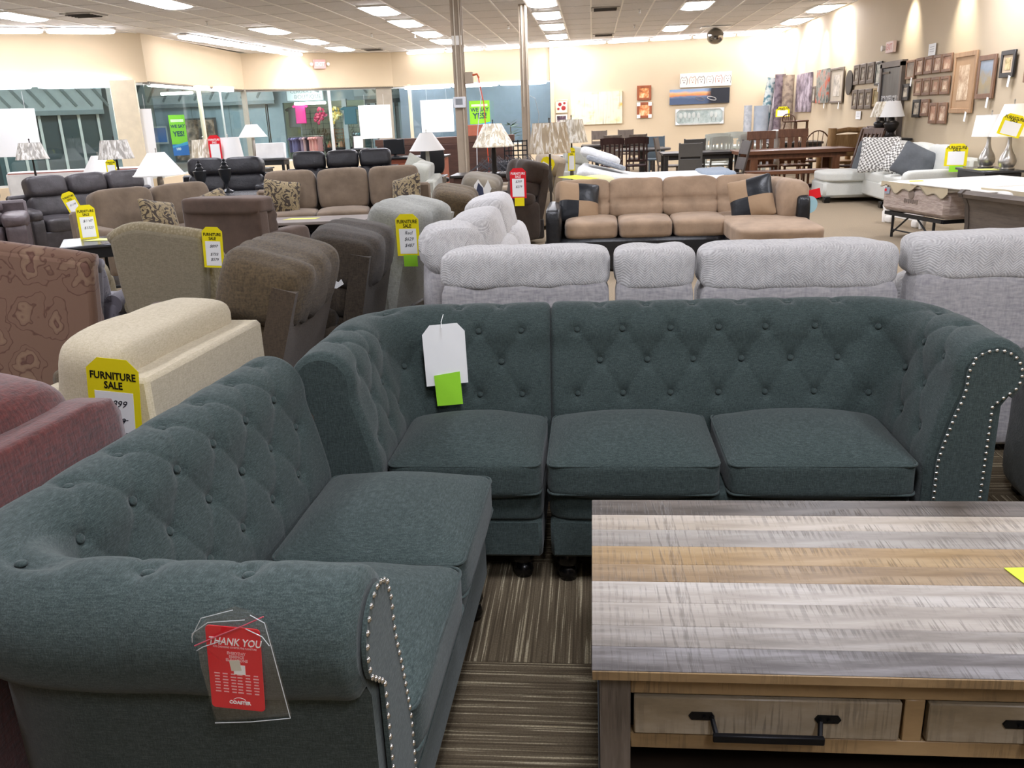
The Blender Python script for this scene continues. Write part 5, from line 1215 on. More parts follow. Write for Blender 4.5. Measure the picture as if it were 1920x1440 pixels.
G().box((0, 0, .46), (.9, .46, .92), b=.01).obj('body', M_ebony, t); G().box((0, 0, .94), (.98, .52, .04), b=.01).obj('top', M_ebony, t)
for x in (-.22, .22): d_ = G().box((x, -.235, .45), (.4, .02, .72), b=.006).obj('door', M_ebony, t); G().box((x*.4, -.255, .5), (.015, .02, .1)).obj('handle', M_silver, d_)
GCL = 'pair of pleated white lamps on the black cabinet'
lamp('dark urn lamp with pleated white shade, left of the two on the black cabinet', (5.12, 16.4, .96), .36, .62, .20, .11, M_wrapC, 'urn', m=M_dark, group=GCL)
lamp('dark urn lamp with pleated white shade, right of the two on the black cabinet', (5.18, 16.03, .96), .36, .62, .20, .11, M_shade, 'urn', m=M_dark, group=GCL)
# rug rolls in the corner
def rug(name, c1, c2, s=8):
    g = NT(name); setp(g, .95, 0, .05); a = g.n('ShaderNodeTexNoise'); g.l(g.coord(), a.inputs[0]); a.inputs['Scale'].default_value = s; a.inputs['Detail'].default_value = 4; g.base(g.ramp(a.outputs[0], [(.4, c1), (.56, c2)])); return g.m
for i, (x, y, r_, h, lean, m, lb) in enumerate(((4.35, 25.6, .11, 1.62, 0, rug('rug_a', '#b9bcc0', '#a3a7ac'), 'thin pale grey rolled rug, leftmost in the corner'), (4.70, 25.5, .2, 1.6, 0, rug('rug_b', '#a9b0b8', '#9aa2ab', 3), 'thick plain grey-blue rolled rug standing in the corner'),
      (4.72, 25.95, .14, 2.35, 8, rug('rug_c', '#5f8087', '#c7ccc7'), 'teal and white mottled rolled rug leaning in the corner'), (4.98, 25.75, .12, 2.4, 6, rug('rug_d', '#cfc6c8', '#b9adb0'), 'pale pink-grey rolled rug leaning in the corner'),
      (5.16, 25.45, .14, 2.4, 0, rug('rug_e', '#6d6068', '#8f8187'), 'mauve brown rolled rug standing in the corner'), (5.27, 24.9, .15, 2.35, 0, rug('rug_f', '#7a6b60', '#9a8a78'), 'brown rolled rug, rightmost against the corner'))):
    g = G(); g.cyl((0, 0, h/2), r_, h, 18); o = g.obj('rolled_rug', m, None, (x, y, 0), (0, R(lean), 0)); tag(o, lb, 'rug', 'rolled rugs in the corner')
tag_card('yellow sale sign on the rolled rugs in the corner', (5.12, 24.72, 1.42), -20, 0, .36, .26)
# black desk area between the columns
t = thing('sales_desk', 'dark sales desk with orange-brown front behind the pale grey loveseat', 'desk', (-3.75, 17.9, 0), 0)
G().box((0, 0, .42), (1.5, .7, .84), b=.01).obj('body', plain('#8e4a32', .5), t); G().box((0, 0, .86), (1.6, .8, .04), b=.008).obj('top', M_ebony, t); G().box((-.68, -.36, .42), (.16, .03, .84)).obj('corner_post', M_ebony, t)
for z in (.3, .62): G().box((.08, -.36, z), (1.2, .02, .28), b=.006).obj('drawer', plain('#9a5238', .5), t)
t = thing('computer_monitor', 'black computer monitor on the orange-brown sales desk', 'monitor', (-4.02, 17.75, .88), -12)
G().box((0, 0, .2), (.46, .04, .3), b=.01).obj('screen', M_ebony, t); G().box((0, .04, .05), (.06, .05, .12)).obj('stand', M_ebony, t); G().box((0, .04, .008), (.22, .18, .016)).obj('foot', M_ebony, t)
tag(G().box((0, 0, .09), (.2, .3, .18), b=.01).obj('printer', plain('#d9dad8', .5), None, (-4.42, 17.8, .88)), 'small white machine left of the monitor on the sales desk', 'printer')
t = thing('service_counter', 'long dark wood counter with white paper on it along the far window', 'counter', (-3.6, 21.6, 0), 3)
G().box((0, 0, .5), (3.3, .6, 1.0), b=.01).obj('body', wood('#4a3028', '#301e18', 'x', 3), t); G().box((0, 0, 1.08), (3.4, .5, .16), b=.01).obj('top', wood('#5c4034', '#3d2a22', 'x', 3), t)
tag(G().box((0, 0, .13), (.8, .3, .26), b=.01).obj('cardboard_box', plain('#a8614a', .7), None, (-2.85, 21.55, 1.16)), 'reddish brown box on the dark counter behind the nearer column', 'box')
t = thing('display_table', 'dark brown table piled with grey hangers right of the nearer column', 'table', (-1.55, 14.2, 0), 0)
G().box((0, 0, .72), (1.3, .75, .04), b=.008).obj('top', M_dt, t); G().box((0, 0, .62), (1.2, .65, .14)).obj('apron', plain('#5a3f33', .5), t)
for sx in (-1, 1):
    for sy in (-1, 1): G().box((sx*.55, sy*.28, .3), (.07, .07, .6)).obj('leg', M_dt, t)
bpy.data.objects['display_table'].location = (-1.55, 13.75, 0)
g = G(); rr = random.Random(5)
for k in range(70):
    x, y, z = rr.uniform(-.36, .42), rr.uniform(-.2, .2), rr.uniform(.01, .16); a = rr.uniform(-.5, .5)
    g.tube([(x-.16, y, z*.5), (x-.02, y+.03*a, z+.05), (x, y+.02, z+.10), (x+.16, y+a*.12, z*.5+.01)], .0045, 4)
o = g.obj('hanger_pile', plain('#4a4a4e', .5), None, (-1.42, 13.72, .745)); tag(o, 'tangled pile of grey clothes hangers on the brown display table', 'hangers', kind='stuff')
t = thing('office_chair', 'black office chair behind the white bell lamp', 'chair', (-3.0, 16.6, 0), 20)
G().puff((0, .2, .84), (.46, .1, .56), e=4, n=8).obj('backrest', M_ebony, t, ang=180); G().puff((0, -.05, .48), (.48, .46, .1), e=5, n=6).obj('seat', M_ebony, t, ang=180); G().tube([(0, 0, .03), (0, 0, .45)], .03, 8).obj('post', M_ebony, t)
g = G(); [g.tube([(0, 0, .09), (.28*math.cos(a*1.257), .28*math.sin(a*1.257), .04)], .02, 5) for a in range(5)]; g.obj('star_base', M_ebony, t)
tag(G().box((0, 0, .2), (.5, .42, .4), b=.01).obj('black_crate', M_ebony, None, (-2.1, 16.2, 0)), 'black box on the floor behind the nearer steel column', 'box')
# plastic basket chairs / lattice + plant by the second column
t = thing('lattice_crate', 'black lattice plastic crate on the display behind the ivory cone lamp', 'crate', (-1.35, 15.6, .82), 0)
for k in range(6): G().box((-.2+.08*k, 0, .18), (.02, .02, .36)).obj('slat', M_ebony, t)
for k in range(5): G().box((0, 0, .02+.08*k), (.42, .022, .02)).obj('slat', M_ebony, t)
small_table('black table under the lattice crate', (-1.35, 15.6, 0), .6, .5, .82)
t = thing('potted_plant', 'green leafy plant by the far window right of the sale poster', 'plant', (-2.35, 25.6, 0), 0)
G().lathe([(.14, 0), (.2, .35), (.21, .4)], 14).obj('pot', plain('#6b6a66', .6), t); G().tube([(0, 0, .35), (.02, 0, .9), (0, .02, 1.3)], .015, 6).obj('stem', plain('#4f4a36', .7), t)
rr = random.Random(3)
for k in range(26):
    a = rr.uniform(0, 6.28); z = rr.uniform(.7, 1.4); L = rr.uniform(.25, .42)
    g = G(); g.poly([(0, -.005), (L*.4, -.035), (L, 0), (L*.4, .035), (0, .005)], .003, 'z'); g.obj('leaf', plain('#3f5f46', .5), t, (0, 0, z), (rr.uniform(-.3, .3), rr.uniform(-.7, .3), a))
# ------------------------------------------------------------------ columns and what hangs on them
column(-2.14, 14.6, .17, 'tan steel column with thermostat and conduit, the nearer of two')
t = thing('thermostat', 'white thermostat with grey screen on the nearer steel column', 'thermostat', (-2.14, 14.47, 1.83))
G().box((0, 0, 0), (.20, .035, .17), b=.008).obj('housing', plain('#dddfe2', .4), t); G().box((-.005, -.019, .01), (.115, .006, .095)).obj('screen', plain('#8c8f92', .3), t)
t = thing('outlet_box', 'tan junction box with plugged cords on the nearer steel column', 'electrical box', (-1.98, 14.56, 2.2))
G().box((0, 0, 0), (.13, .1, .18), b=.006).obj('housing', plain('#a89884', .5), t); G().tube([(.06, -.03, .04), (.14, -.05, .05), (.17, -.05, -.01)], .016, 6).obj('plug', plain('#c65a34', .5), t)
tag(G().tube([(-1.84, 14.5, 2.19), (-1.78, 14.45, 1.9), (-1.84, 14.4, 1.5), (-1.88, 14.38, 1.2), (-1.9, 14.42, .7), (-1.92, 14.45, .3)], .008, 6).obj('power_cord', plain('#d9d9dc', .4)), 'white cord hanging down beside the nearer steel column', 'cord')
tag(G().tube([(-1.82, 14.5, 2.2), (-1.74, 14.42, 1.8), (-1.72, 14.4, 1.3), (-1.70, 14.4, .8), (-1.72, 14.4, .4), (-1.8, 14.42, .25)], .008, 6).obj('extension_cord', plain('#e0502c', .4)), 'orange extension cord hanging beside the nearer steel column', 'cord')
tag(G().box((0, 0, 0), (.16, .01, .14)).obj('wall_plate', M_white, None, (-2.14, 14.50, 2.77)), 'small white plate high on the nearer steel column', 'plate')
column(-1.30, 17.6, .15, 'plain tan steel column, the farther of two')
tag(G().tube([(-1.2, 17.5, 1.95), (-1.1, 17.45, 1.9), (-1.03, 17.45, 1.6), (-1.1, 17.5, 1.0)], .006, 5).obj('power_cord', plain('#b9b9b9', .4)), 'thin pale cord looping from the farther column', 'cord')
# ------------------------------------------------------------------ pictures and signs
def art(name, fn):
    g = NT(name); setp(g, .5, 0, .3); tc = g.n('ShaderNodeTexCoord'); sp = g.n('ShaderNodeSeparateXYZ'); g.l(tc.outputs['Object'], sp.inputs[0])
    g.base(fn(g, sp.outputs[0], sp.outputs[2], g.coord())); return g.m
def blot(c1, c2, c3, s=6, sc3=(1, 1, 1)):
    k = ('blot', c1, c2, c3, s, sc3)
    if k in MC: return MC[k]
    MC[k] = art('print_' + c1, lambda g, x, z, v: g.ramp(g.noise(g.coord(sc3), s, 4, .65), [(.38, c1), (.5, c2), (.62, c3)])); return MC[k]
def frame(label, x, y, z, w, h, rz, fm, pr, bw=.05, mat_=None, th=.03, name='picture_frame', cat='picture', group=None, tagm=False):
    t = thing(name, label, cat, (x, y, z), rz, group)
    g = G()
    for sx in (-1, 1): g.box((sx*(w/2-bw/2), 0, 0), (bw, th, h), b=.006)
    for sz in (-1, 1): g.box((0, -.001, sz*(h/2-bw/2)), (w-bw*1.2, th, bw), b=.006)
    if fm: g.obj('frame', fm, t)
    if mat_:
        G().box((0, .004, 0), (w-bw*1.8, .008, h-bw*1.8)).obj('mat_board', mat_, t); q = .55
        G().box((0, -.002, 0), ((w-2*bw)*q+.0, .006, (h-2*bw)*.68)).obj('print', pr, t)
    else: G().box((0, .003 if fm else 0, 0), (w-bw*1.6 if fm else w, .01 if fm else th, h-bw*1.6 if fm else h)).obj('print', pr, t)
    if tagm: G().box((w*.3, -.02, -h/2-.05), (.06, .003, .14), r=(0, R(12), 0)).obj('price_slip', M_paper, t)
    return t
M_fb = wood('#8d6c55', '#6b4d3a', 'z', 5); M_fg = wood('#76695c', '#584d43', 'z', 5); M_fl = wood('#b3906c', '#957352', 'z', 5); M_fk = plain('#2a2828', .4); M_gold = plain('#9c8558', .4, .4); M_mb = plain('#cbb79b', .8)
XR = P5[0]-.02
def rw(label, y0, y1, z0, z1, fm, pr, **k): return frame(label, XR-.02, (y0+y1)/2, (z0+z1)/2, abs(y0-y1)*.95, z1-z0, -90, fm, pr, **k)
rw('purple-brown canvas of a misty path, leftmost on the right wall', 24.77, 23.17, 1.40, 2.35, None, blot('#4d434a', '#8b7e88', '#b9adb6', 2.5), th=.06, name='canvas', cat='painting')
rw('tiny narrow picture between the purple canvas and the street canvas', 23.05, 22.73, 1.62, 2.0, M_fg, blot('#7d746b', '#a59c90', '#c5bdb0'))
rw('grey street scene canvas with red and green figures', 22.62, 21.53, 1.6, 2.36, None, blot('#4c5550', '#8b8c84', '#b4563f', 4), th=.05, name='canvas', cat='painting', tagm=True)
rw('large silver-framed etching with pale mat on the right wall', 21.39, 20.28, 1.58, 2.34, M_fg, blot('#8a8378', '#b5ab9c', '#d3cabb', 4), mat_=plain('#b5a996', .8), tagm=True)
t = thing('round_plaque', 'black round tray hanging left of the framed trios', 'wall decor', (XR-.03, 19.8, 1.99), -90)
G().lathe([(.0, -.02), (.2, -.02), (.25, 0), (.25, .02), (0, .02)], 28, r=(R(90), 0, 0), cap=False).obj('tray', M_fk, t); G().lathe([(.19, -.024), (.2, -.026), (.21, -.022)], 28, r=(R(90), 0, 0), cap=False).obj('rim', plain('#4a4e50', .3, .4), t)
for i, (a, b) in enumerate(((19.57, 19.16), (19.12, 18.69), (18.66, 18.18))):
    n = ['left', 'middle', 'right'][i]
    rw('taupe deep-framed picture, %s of the upper row of three' % n, a, b, 1.93, 2.32, M_fg, blot('#4b443d', '#8f8577', '#b9ae9c', 9), mat_=plain('#8f8271', .8), group='taupe framed pictures beside the round tray', bw=.07)
for i, (a, b) in enumerate(((19.55, 19.17), (19.13, 18.69), (18.66, 18.21))):
    n = ['left', 'middle', 'right'][i]
    rw('taupe deep-framed picture, %s of the lower row of three' % n, a, b, 1.45, 1.83, M_fg, blot('#59514a', '#9a8f80', '#c9bda9', 9), mat_=plain('#94866f', .8), group='taupe framed pictures beside the round tray', bw=.07)
rw('tall black-framed botanical print left of the staff door', 18.13, 17.72, 1.88, 2.31, M_fk, blot('#6d7468', '#b9b8a9', '#d9d5c7', 8), tagm=True, bw=.045)
rw('small gold-framed picture left of the staff door', 18.15, 17.76, 1.49, 1.84, M_gold, blot('#7d6c45', '#a08f64', '#b7a77d', 7), bw=.05)
# staff door
M_dr = NT('door_metal'); setp(M_dr, .35, .5, .5); M_dr.base(M_dr.ramp(M_dr.noise(M_dr.coord((3, 3, .6)), 3, 3), [(.3, '#3b3e40'), (.7, '#565a5d')])); M_dr = M_dr.m
dr = struct(G().box((0, 0, 1.08), (1.0, .05, 2.16), b=.004).obj('door_1', M_dr, None, (XR-.025, 17.08, 0), (0, 0, R(-90))))
g = G(); g.box((-.55, 0, 1.12), (.1, .1, 2.24)); g.box((.55, 0, 1.12), (.1, .1, 2.24)); g.box((0, 0, 2.22), (1.2, .1, .1)); g.obj('door_frame', plain('#6a6058', .5), dr)
text('EMPLOYEES ONLY', .15, plain('#dcdcdc', .6), dr, (0, -.028, 1.62), sx=.75, off=.002); G().box((-.28, -.03, 2.08), (.4, .02, .035)).obj('door_closer', M_black, dr)
g = G(); g.tube([(-.1, -.03, 1.15), (-.1, -.03, 1.36), (-.06, -.03, 1.42), (.06, -.03, 1.42), (.1, -.03, 1.36), (.1, -.03, 1.15)], .012, 6); g.obj('door_plate', M_black, dr)
M_gg = blot('#6b5f55', '#877a6c', '#9c8f80', 5)
rw('wide brown-framed picture with grey print right of the staff door', 16.42, 15.97, 1.93, 2.24, M_fb, M_gg, tagm=True, bw=.04)
rw('black-framed small print under the wide picture', 16.53, 16.16, 1.58, 1.86, M_fk, blot('#7b7166', '#b3a896', '#d0c5b2', 8), bw=.06)
PB = blot('#9a7158', '#c2a287', '#e2d0b8', 8); PB2 = blot('#a4775c', '#b98f74', '#d9bfa4', 6)
GB = 'brown framed prints in rows of four'
for r_, (zs, spans) in enumerate(((((1.98, 2.25)), ((15.94, 15.59), (15.55, 15.19), (15.17, 14.82), (14.80, 14.40))), (((1.65, 1.92)), ((15.94, 15.57), (15.55, 15.19), (15.17, 14.81), (14.78, 14.42))))):
    for i, (a, b) in enumerate(spans):
        rw('brown-framed print, %s from left in the %s row of four' % (['first', 'second', 'third', 'fourth'][i], ['upper', 'middle'][r_]), a, b, zs[0]-.0, zs[1], M_fb, (PB, PB2)[(i+r_) % 2], bw=.045, mat_=plain('#b39a80', .8) if r_ else None, group=GB)
rw('small black-framed print at the left of the lowest row', 15.92, 15.55, 1.30, 1.59, M_fk, blot('#5b544c', '#b7ab98', '#d8cdb9', 9), bw=.05)
rw('brown-framed print right of the small black-framed one', 15.53, 15.17, 1.32, 1.59, M_fb, PB, bw=.05)
rw('brown-framed print hanging low, left of the lowest pair', 15.14, 14.80, 1.21, 1.53, M_fb, PB2, bw=.05); rw('brown-framed print hanging low, right of the lowest pair', 14.76, 14.41, 1.21, 1.53, M_fb, PB, bw=.05)
rw('tall pale wooden frame with a courtyard print', 14.34, 13.49, 1.37, 2.23, M_fl, blot('#a58467', '#c5a98a', '#e0cdb2', 5), mat_=plain('#b79674', .8), bw=.07, tagm=True)
rw('narrow brown frame with a hazy blue landscape', 13.46, 12.87, 1.56, 2.14, M_fb, art('hazy', lambda g, x, z, v: g.ramp(g.math('ADD', g.math('MULTIPLY', z, 1.2), g.math('MULTIPLY', g.noise(v, 5), .6)), [(.0, '#8f8877'), (.25, '#a39270'), (.4, '#8e9aa6'), (.7, '#a9b0b8')])), bw=.07, tagm=True)
rw('thick black frame with a small cream engraving, near the top right', 12.76, 12.33, 1.82, 2.16, M_fk, blot('#8d7a55', '#c9b483', '#d9c79c', 9), mat_=M_mb, bw=.06, tagm=True)
rw('brown frame cut off by the right edge of the photo', 12.06, 11.5, 1.74, 2.31, M_fb, PB2, bw=.07)
t = thing('exit_sign', 'pale exit sign with side lamp high on the right wall', 'exit sign', (XR-.05, 17.24, 2.52), -90)
G().box((0, 0, 0), (.42, .06, .2), b=.01).obj('housing', plain('#e9cfc6', .5), t); text('EXIT', .15, plain('#d98f84', .5), t, (0, -.032, 0), off=.002)
G().lathe([(.03, -.05), (.055, .03), (.05, .04)], 14, (-.32, -.03, .0), (R(90), 0, 0)).obj('emergency_lamp', M_white, t)
for lb, y0, y1, z0, z1, tx in (('white paper notice on the right wall above the rows of brown frames', 15.47, 15.17, 2.26, 2.44, 'NO\nREFUNDS'), ('white paper notice on the wall under the taupe frames', 19.24, 18.90, 1.25, 1.41, '')):
    t = thing('paper_notice', lb, 'notice', (XR-.01, (y0+y1)/2, (z0+z1)/2), -90); G().box((0, 0, 0), (y0-y1, .004, z1-z0)).obj('sheet', M_paper, t)
    for k in range(3): G().box((0, -.003, .04-.035*k), ((y0-y1)*.6, .001, .008)).obj('print_line', plain('#b9b9b9', .6), t)
# far wall pictures
FA = math.degrees(math.atan2(P5[1]-P4[1], P5[0]-P4[0]))
def fw(label, x0, x1, z0, z1, fm, pr, **k):
    x = (x0+x1)/2; y = P4[1]+(x-P4[0])*(P5[1]-P4[1])/(P5[0]-P4[0])-.04
    return frame(label, x, y, (z0+z1)/2, x1-x0, z1-z0, FA, fm, pr, **k)
M_tree = art('tree_painting', lambda g, x, z, v: g.mix(g.math('MULTIPLY', g.ramp(g.noise(g.coord((26, 1, .8)), 1, 3, .7), [(.55, '#000000'), (.68, '#ffffff')]), .5), g.ramp(g.noise(g.coord((1.3, 1, 2)), 1.6, 3), [(.3, '#d9c98f'), (.45, '#e8dfc0'), (.6, '#d8d2bd'), (.75, '#e0b45c')]), '#6f6040'))
fw('large pale canvas of yellow lakeside trees on the far wall', -.65, .92, 1.25, 2.19, None, M_tree, th=.06, name='canvas', cat='painting')
M_or = wood('#a85f3c', '#7d4027', 'z', 5)
fw('orange-brown framed picture, upper of two on the far wall', 1.35, 1.77, 1.89, 2.31, M_or, blot('#8e4a2c', '#d9894f', '#f0cf9f', 7), bw=.07, tagm=False)
t = fw('orange-brown framed picture with white corner protectors, lower of two', 1.35, 1.79, 1.38, 1.83, M_or, blot('#c4663a', '#e09a63', '#f0cf9f', 7), bw=.07)
for sx in (-1, 1):
    for sz in (-1, 1): G().box((sx*.17, -.02, sz*.175), (.1, .01, .1)).obj('corner_protector', M_paper, t)
t = fw('long white canvas of sketched animal faces, topmost of the three wide pictures', 2.59, 4.07, 2.2, 2.59, None, plain('#ece7df', .6), th=.05, name='canvas', cat='painting')
rr = random.Random(11)
for k in range(6):
    x = -.62+.25*k; cc = ['#6d6660', '#b98a63', '#55504d', '#8e867e', '#a9552f', '#6b6460'][k]; m_ = plain(cc, .7)
    G().tube([(x-.09, -.028, -.1), (x-.1, -.028, .03), (x-.06, -.028, .1), (x, -.028, .06), (x+.06, -.028, .11), (x+.1, -.028, .02), (x+.08, -.028, -.12)], .007, 4).obj('face_sketch', m_, t)
    G().box((x-.03, -.028, 0), (.025, .004, .02)).obj('face_sketch', m_, t); G().box((x+.03, -.028, 0), (.025, .004, .02)).obj('face_sketch', m_, t); G().puff((x, -.028, -.06), (.045, .006, .03), e=2, n=4).obj('face_sketch', m_, t)
M_lake = art('lake_sunset', lambda g, x, z, v: g.mix(g.ramp(g.math('ADD', x, g.math('MULTIPLY', g.noise(v, 3, 4), .5)), [(.42, '#000000'), (.62, '#ffffff')]), g.ramp(g.math('ADD', z, g.math('MULTIPLY', g.noise(g.coord((1, 1, 5)), 3, 3), .12)), [(.0, '#51607a'), (.06, '#6d7c95'), (.1, '#e08a52'), (.16, '#f0b27c'), (.22, '#8ea6c4')]), '#2b2d33'))
t = fw('wide sunset lake canvas with two rowing boats, middle of the three wide pictures', 2.30, 4.03, 1.72, 2.15, None, M_lake, th=.05, name='canvas', cat='painting')
for x in (.02, .36): g = G(); g.tube([(x+.13*math.cos(a*.52), -.028, -.07+.045*math.sin(a*.52)-.25*(.13*math.cos(a*.52))) for a in range(12)], .009, 5, closed=True); g.obj('boat', plain('#c9c4bd' if x > .1 else '#6f6a68', .6), t)
t = fw('silver-framed grey tree picture with corner protectors, lowest of the wide pictures', 2.47, 3.90, 1.13, 1.60, plain('#c9c9c2', .4, .3), blot('#8d9a96', '#a9b5b0', '#bcc6c1', 3), bw=.05)
for k, x in enumerate((-.55, -.42, -.3, -.17, -.03, .35, .47)): G().puff((x, -.008, .03+.02*(k % 2)), (.1, .01, .17), e=2, n=6).obj('tree_shape', plain('#c3c9c3', .6), t); G().box((x, -.008, -.09), (.012, .006, .1)).obj('tree_shape', plain('#858c87', .6), t)
for sx in (-1, 1):
    for sz in (-1, 1): G().poly([(sx*.69, sz*.22), (sx*.58, sz*.22), (sx*.69, sz*.12)], .006, 'y', c=(0, -.018, 0)).obj('corner_protector', M_paper, t)
t = fw('small cream picture of red apples at the left end of the far wall', -1.12, -.74, 1.62, 2.01, plain('#d9cfae', .5), plain('#e9e0c4', .6), bw=.03)
for x, z, r_ in ((-.05, .06, .07), (.06, -.05, .09), (-.1, -.07, .05), (.09, .09, .05)): G().puff((x, -.006, z), (r_*1.6, .012, r_*1.5), e=2, n=6).obj('apple', plain('#9c2b2b', .5), t)
fw('dark picture half hidden behind the ivory lamp shade on the far wall', -1.12, -.76, 1.26, 1.57, plain('#e9e4d6', .5), blot('#2e2430', '#5b4652', '#d9d0c4', 5), bw=.04)
# dome mirror / camera on the ceiling
t = thing('ceiling_ornament', 'mirrored ball hanging from a white ceiling plate near the far right', 'ceiling ornament', (3.2, 24.2, 3.36))
G().puff((0, 0, 0), (.44, .44, .40), e=2, n=10).obj('mirror_ball', plain('#8b8780', .12, 1.0), t, ang=5); G().box((0, 0, .215), (.75, .4, .03), b=.008).obj('ceiling_plate', M_white, t)
for i, (x, y) in enumerate(((.288, 18.9), (.33, 25.0), (-8.97, 15.7), (-6.3, 26.1))):
    t = thing('ceiling_vent', 'grey louvred ceiling vent, ' + ['nearer of two in the middle', 'farther of two in the middle', 'at the far left', 'near the left exit sign'][i], 'vent', (x, y, CH-.01), 0, 'ceiling vents')
    G().box((0, 0, 0), (.58, .58, .02), b=.004).obj('frame', plain('#a39c92', .5), t)
    for k in range(5): G().box((0, -.2+.1*k, -.014), (.46, .05, .006), r=(R(25), 0, 0)).obj('louvre', plain('#5d5852', .5), t)
for i, (x, y) in enumerate(((-7.5, 17.5), (-5.2, 21.5), (-1.9, 21.2), (1.0, 19.3), (1.05, 22.6), (-4.3, 22.2))):
    t = thing('sprinkler', 'small sprinkler head under the ceiling, ' + ['leftmost', 'second from left', 'third from left', 'nearer on the right side', 'farther on the right side', 'near the slanting strip row'][i], 'sprinkler', (x, y, CH-.03), 0, 'sprinkler heads')
    G().lathe([(.035, .02), (.03, .01), (.012, 0), (.012, -.05), (.03, -.055), (.03, -.06)], 10).obj('head', M_silver, t)
t = thing('smoke_detector', 'round grey smoke detector beside the middle row of panels', 'detector', (-1.1, 18.3, CH-.03)); G().lathe([(.07, .03), (.07, 0), (.05, -.03), (0, -.035)], 16, cap=False).obj('housing', plain('#b9b4ac', .5), t)
# wall washing spots
def spot(x, y, tx, ty, tz, e, ang=62, lab='round recessed spotlight washing the right wall'):
    t = thing('spotlight', lab, 'light', (x, y, CH-.02), 0, 'recessed wall washing spotlights')
    G().lathe([(.08, .0), (.09, -.01), (.08, -.02), (.06, -.012)], 16, cap=False).obj('trim_ring', M_white, t)
    l = bpy.data.lights.new('spot', 'SPOT'); l.energy = e; l.spot_size = R(ang); l.spot_blend = 1.0; l.shadow_soft_size = .05; l.color = (1, .93, .82)
    o = bpy.data.objects.new('bulb', l); C.objects.link(o); o.parent = t; o.location = (0, 0, -.03)
    o.rotation_euler = Vector((tx-x, ty-y, tz-CH)).to_track_quat('-Z', 'Y').to_euler()
for i, y in enumerate((24.6, 22.2, 20.1, 16.4, 14.2, 11.2)): spot(P5[0]-.42, y, P5[0]+.02, y, 2.55, SPOT*2.2, 62, 'recessed spotlight washing the right wall, ' + ['farthest', 'second farthest', 'third farthest', 'fourth farthest', 'near the tall pale frame', 'out of the frame'][i])
spot(-8.0, 25.6, -8.75, 26.2, 2.6, SPOT*4, 70, 'recessed spotlight washing the slanting header above the boutique window')
# exit sign on the boutique header
hd = (Vector(P3)-Vector(P2)).normalized(); ha = math.degrees(math.atan2(hd.y, hd.x)); q = Vector(P2)+hd*2.25
nrm = Vector((hd.y, -hd.x))
t = thing('exit_sign', 'glowing pink exit sign with two lamp heads above the boutique window', 'exit sign', (q.x+nrm.x*.05, q.y+nrm.y*.05, 3.28), ha)
G().box((0, 0, 0), (.36, .08, .26), b=.01).obj('housing', plain('#e8b9b4', .5), t); text('EXIT', .14, emit('#ff5a4a', 2.5), t, (0, -.042, 0), off=.003)
for sx in (-1, 1): G().lathe([(.02, -.04), (.05, .03), (.045, .04)], 14, (sx*.25, -.03, 0), (R(90), 0, 0)).obj('emergency_lamp', M_white, t)
# ------------------------------------------------------------------ signs in the windows
M_bd = plain('#f6f7f7', .6, 0, .2, 0)
def board(label, x, y, z, w_, h, rz, roll=0): t = thing('sign_board', label, 'sign', (x, y, z), rz, 'blank white boards in the windows'); G().box((0, 0, 0), (w_, .02, h), r=(0, R(roll), 0), b=.003).obj('panel', M_bd, t); G().tube([(-w_*.3, 0, h/2), (-w_*.3, 0, h/2+.3)], .003, 4).obj('cord', M_bd, t); G().tube([(w_*.3, 0, h/2), (w_*.3, 0, h/2+.3)], .003, 4).obj('cord', M_bd, t)
board('blank white sign board in the window at the left edge', -10.7, 15.7, 1.64, .75, .86, 25, 1); board('blank white sign board right of the cream window pillar', -9.75, 18.45, 1.58, .60, .92, 20, 1)
board('blank white sign board in the boutique window', -6.42, 26.1, 1.58, .95, .95, 24, 0); board('blank white sign board in the far window left of the nearer column', -4.72, 27.1, 1.68, 1.0, .95, 3, 0)
M_lime = plain('#8ed622', .5); M_navy = plain('#1d4a52', .5); M_blue = plain('#2b6fc0', .5); M_lb2 = plain('#49a5cf', .5)
def yes(label, x, y, z, rz, w_=.6, h=.95):
    t = thing('poster', label, 'poster', (x, y, z), rz, 'lime and blue we say yes posters')
    p = G().box((0, 0, h*.14), (w_, .008, h*.72)).obj('panel', M_lime, t); G().box((0, 0, -h*.36), (w_, .008, h*.28)).obj('panel', M_blue, t)
    G().poly([(-w_/2, -.26*h), (w_/2, -.16*h), (w_/2, -.24*h), (-w_/2, -.3*h)], .009, 'y').obj('stripe', M_lb2, t)
    G().box((0, -.003, h*.36), (w_*.8, .006, h*.07)).obj('stripe', plain('#eef5c9', .5), t); text('WE SAY', w_*.25, M_navy, t, (0, -.006, h*.22), off=.004, sx=1); text('YES!', w_*.38, M_navy, t, (0, -.006, h*.03), off=.006, sx=1); text('100', w_*.2, M_paper, t, (-w_*.15, -.006, -h*.34), off=.003)
yes('lime and blue we say yes poster in the far window right of the nearer column', -3.42, 27.2, 1.6, 3, .62, .95); yes('lime and blue we say yes poster in the left window behind the lamps', -10.05, 20.9, 1.45, 55, .42, .95)
tag(G().box((0, 0, 0), (.24, .01, .3)).obj('paper_notice', plain('#f1e9e6', .6), None, (-6.0, 22.4, 1.1), (R(-10), 0, 0)), 'white sheet standing at the left end of the dark counter', 'notice')
small_table('black pedestal holding the standing white sheet', (-6.0, 22.45, 0), .4, .35, .94)
tag(G().box((0, 0, .16), (.62, .12, .32), b=.01).obj('white_box', plain('#f2f2f0', .5), None, (-6.75, 18.1, .92), (R(-8), 0, 0)), 'white printed box panel in front of the boutique window', 'box')
small_table('side table under the white printed box panel', (-6.75, 18.1, 0), .7, .4, .92)
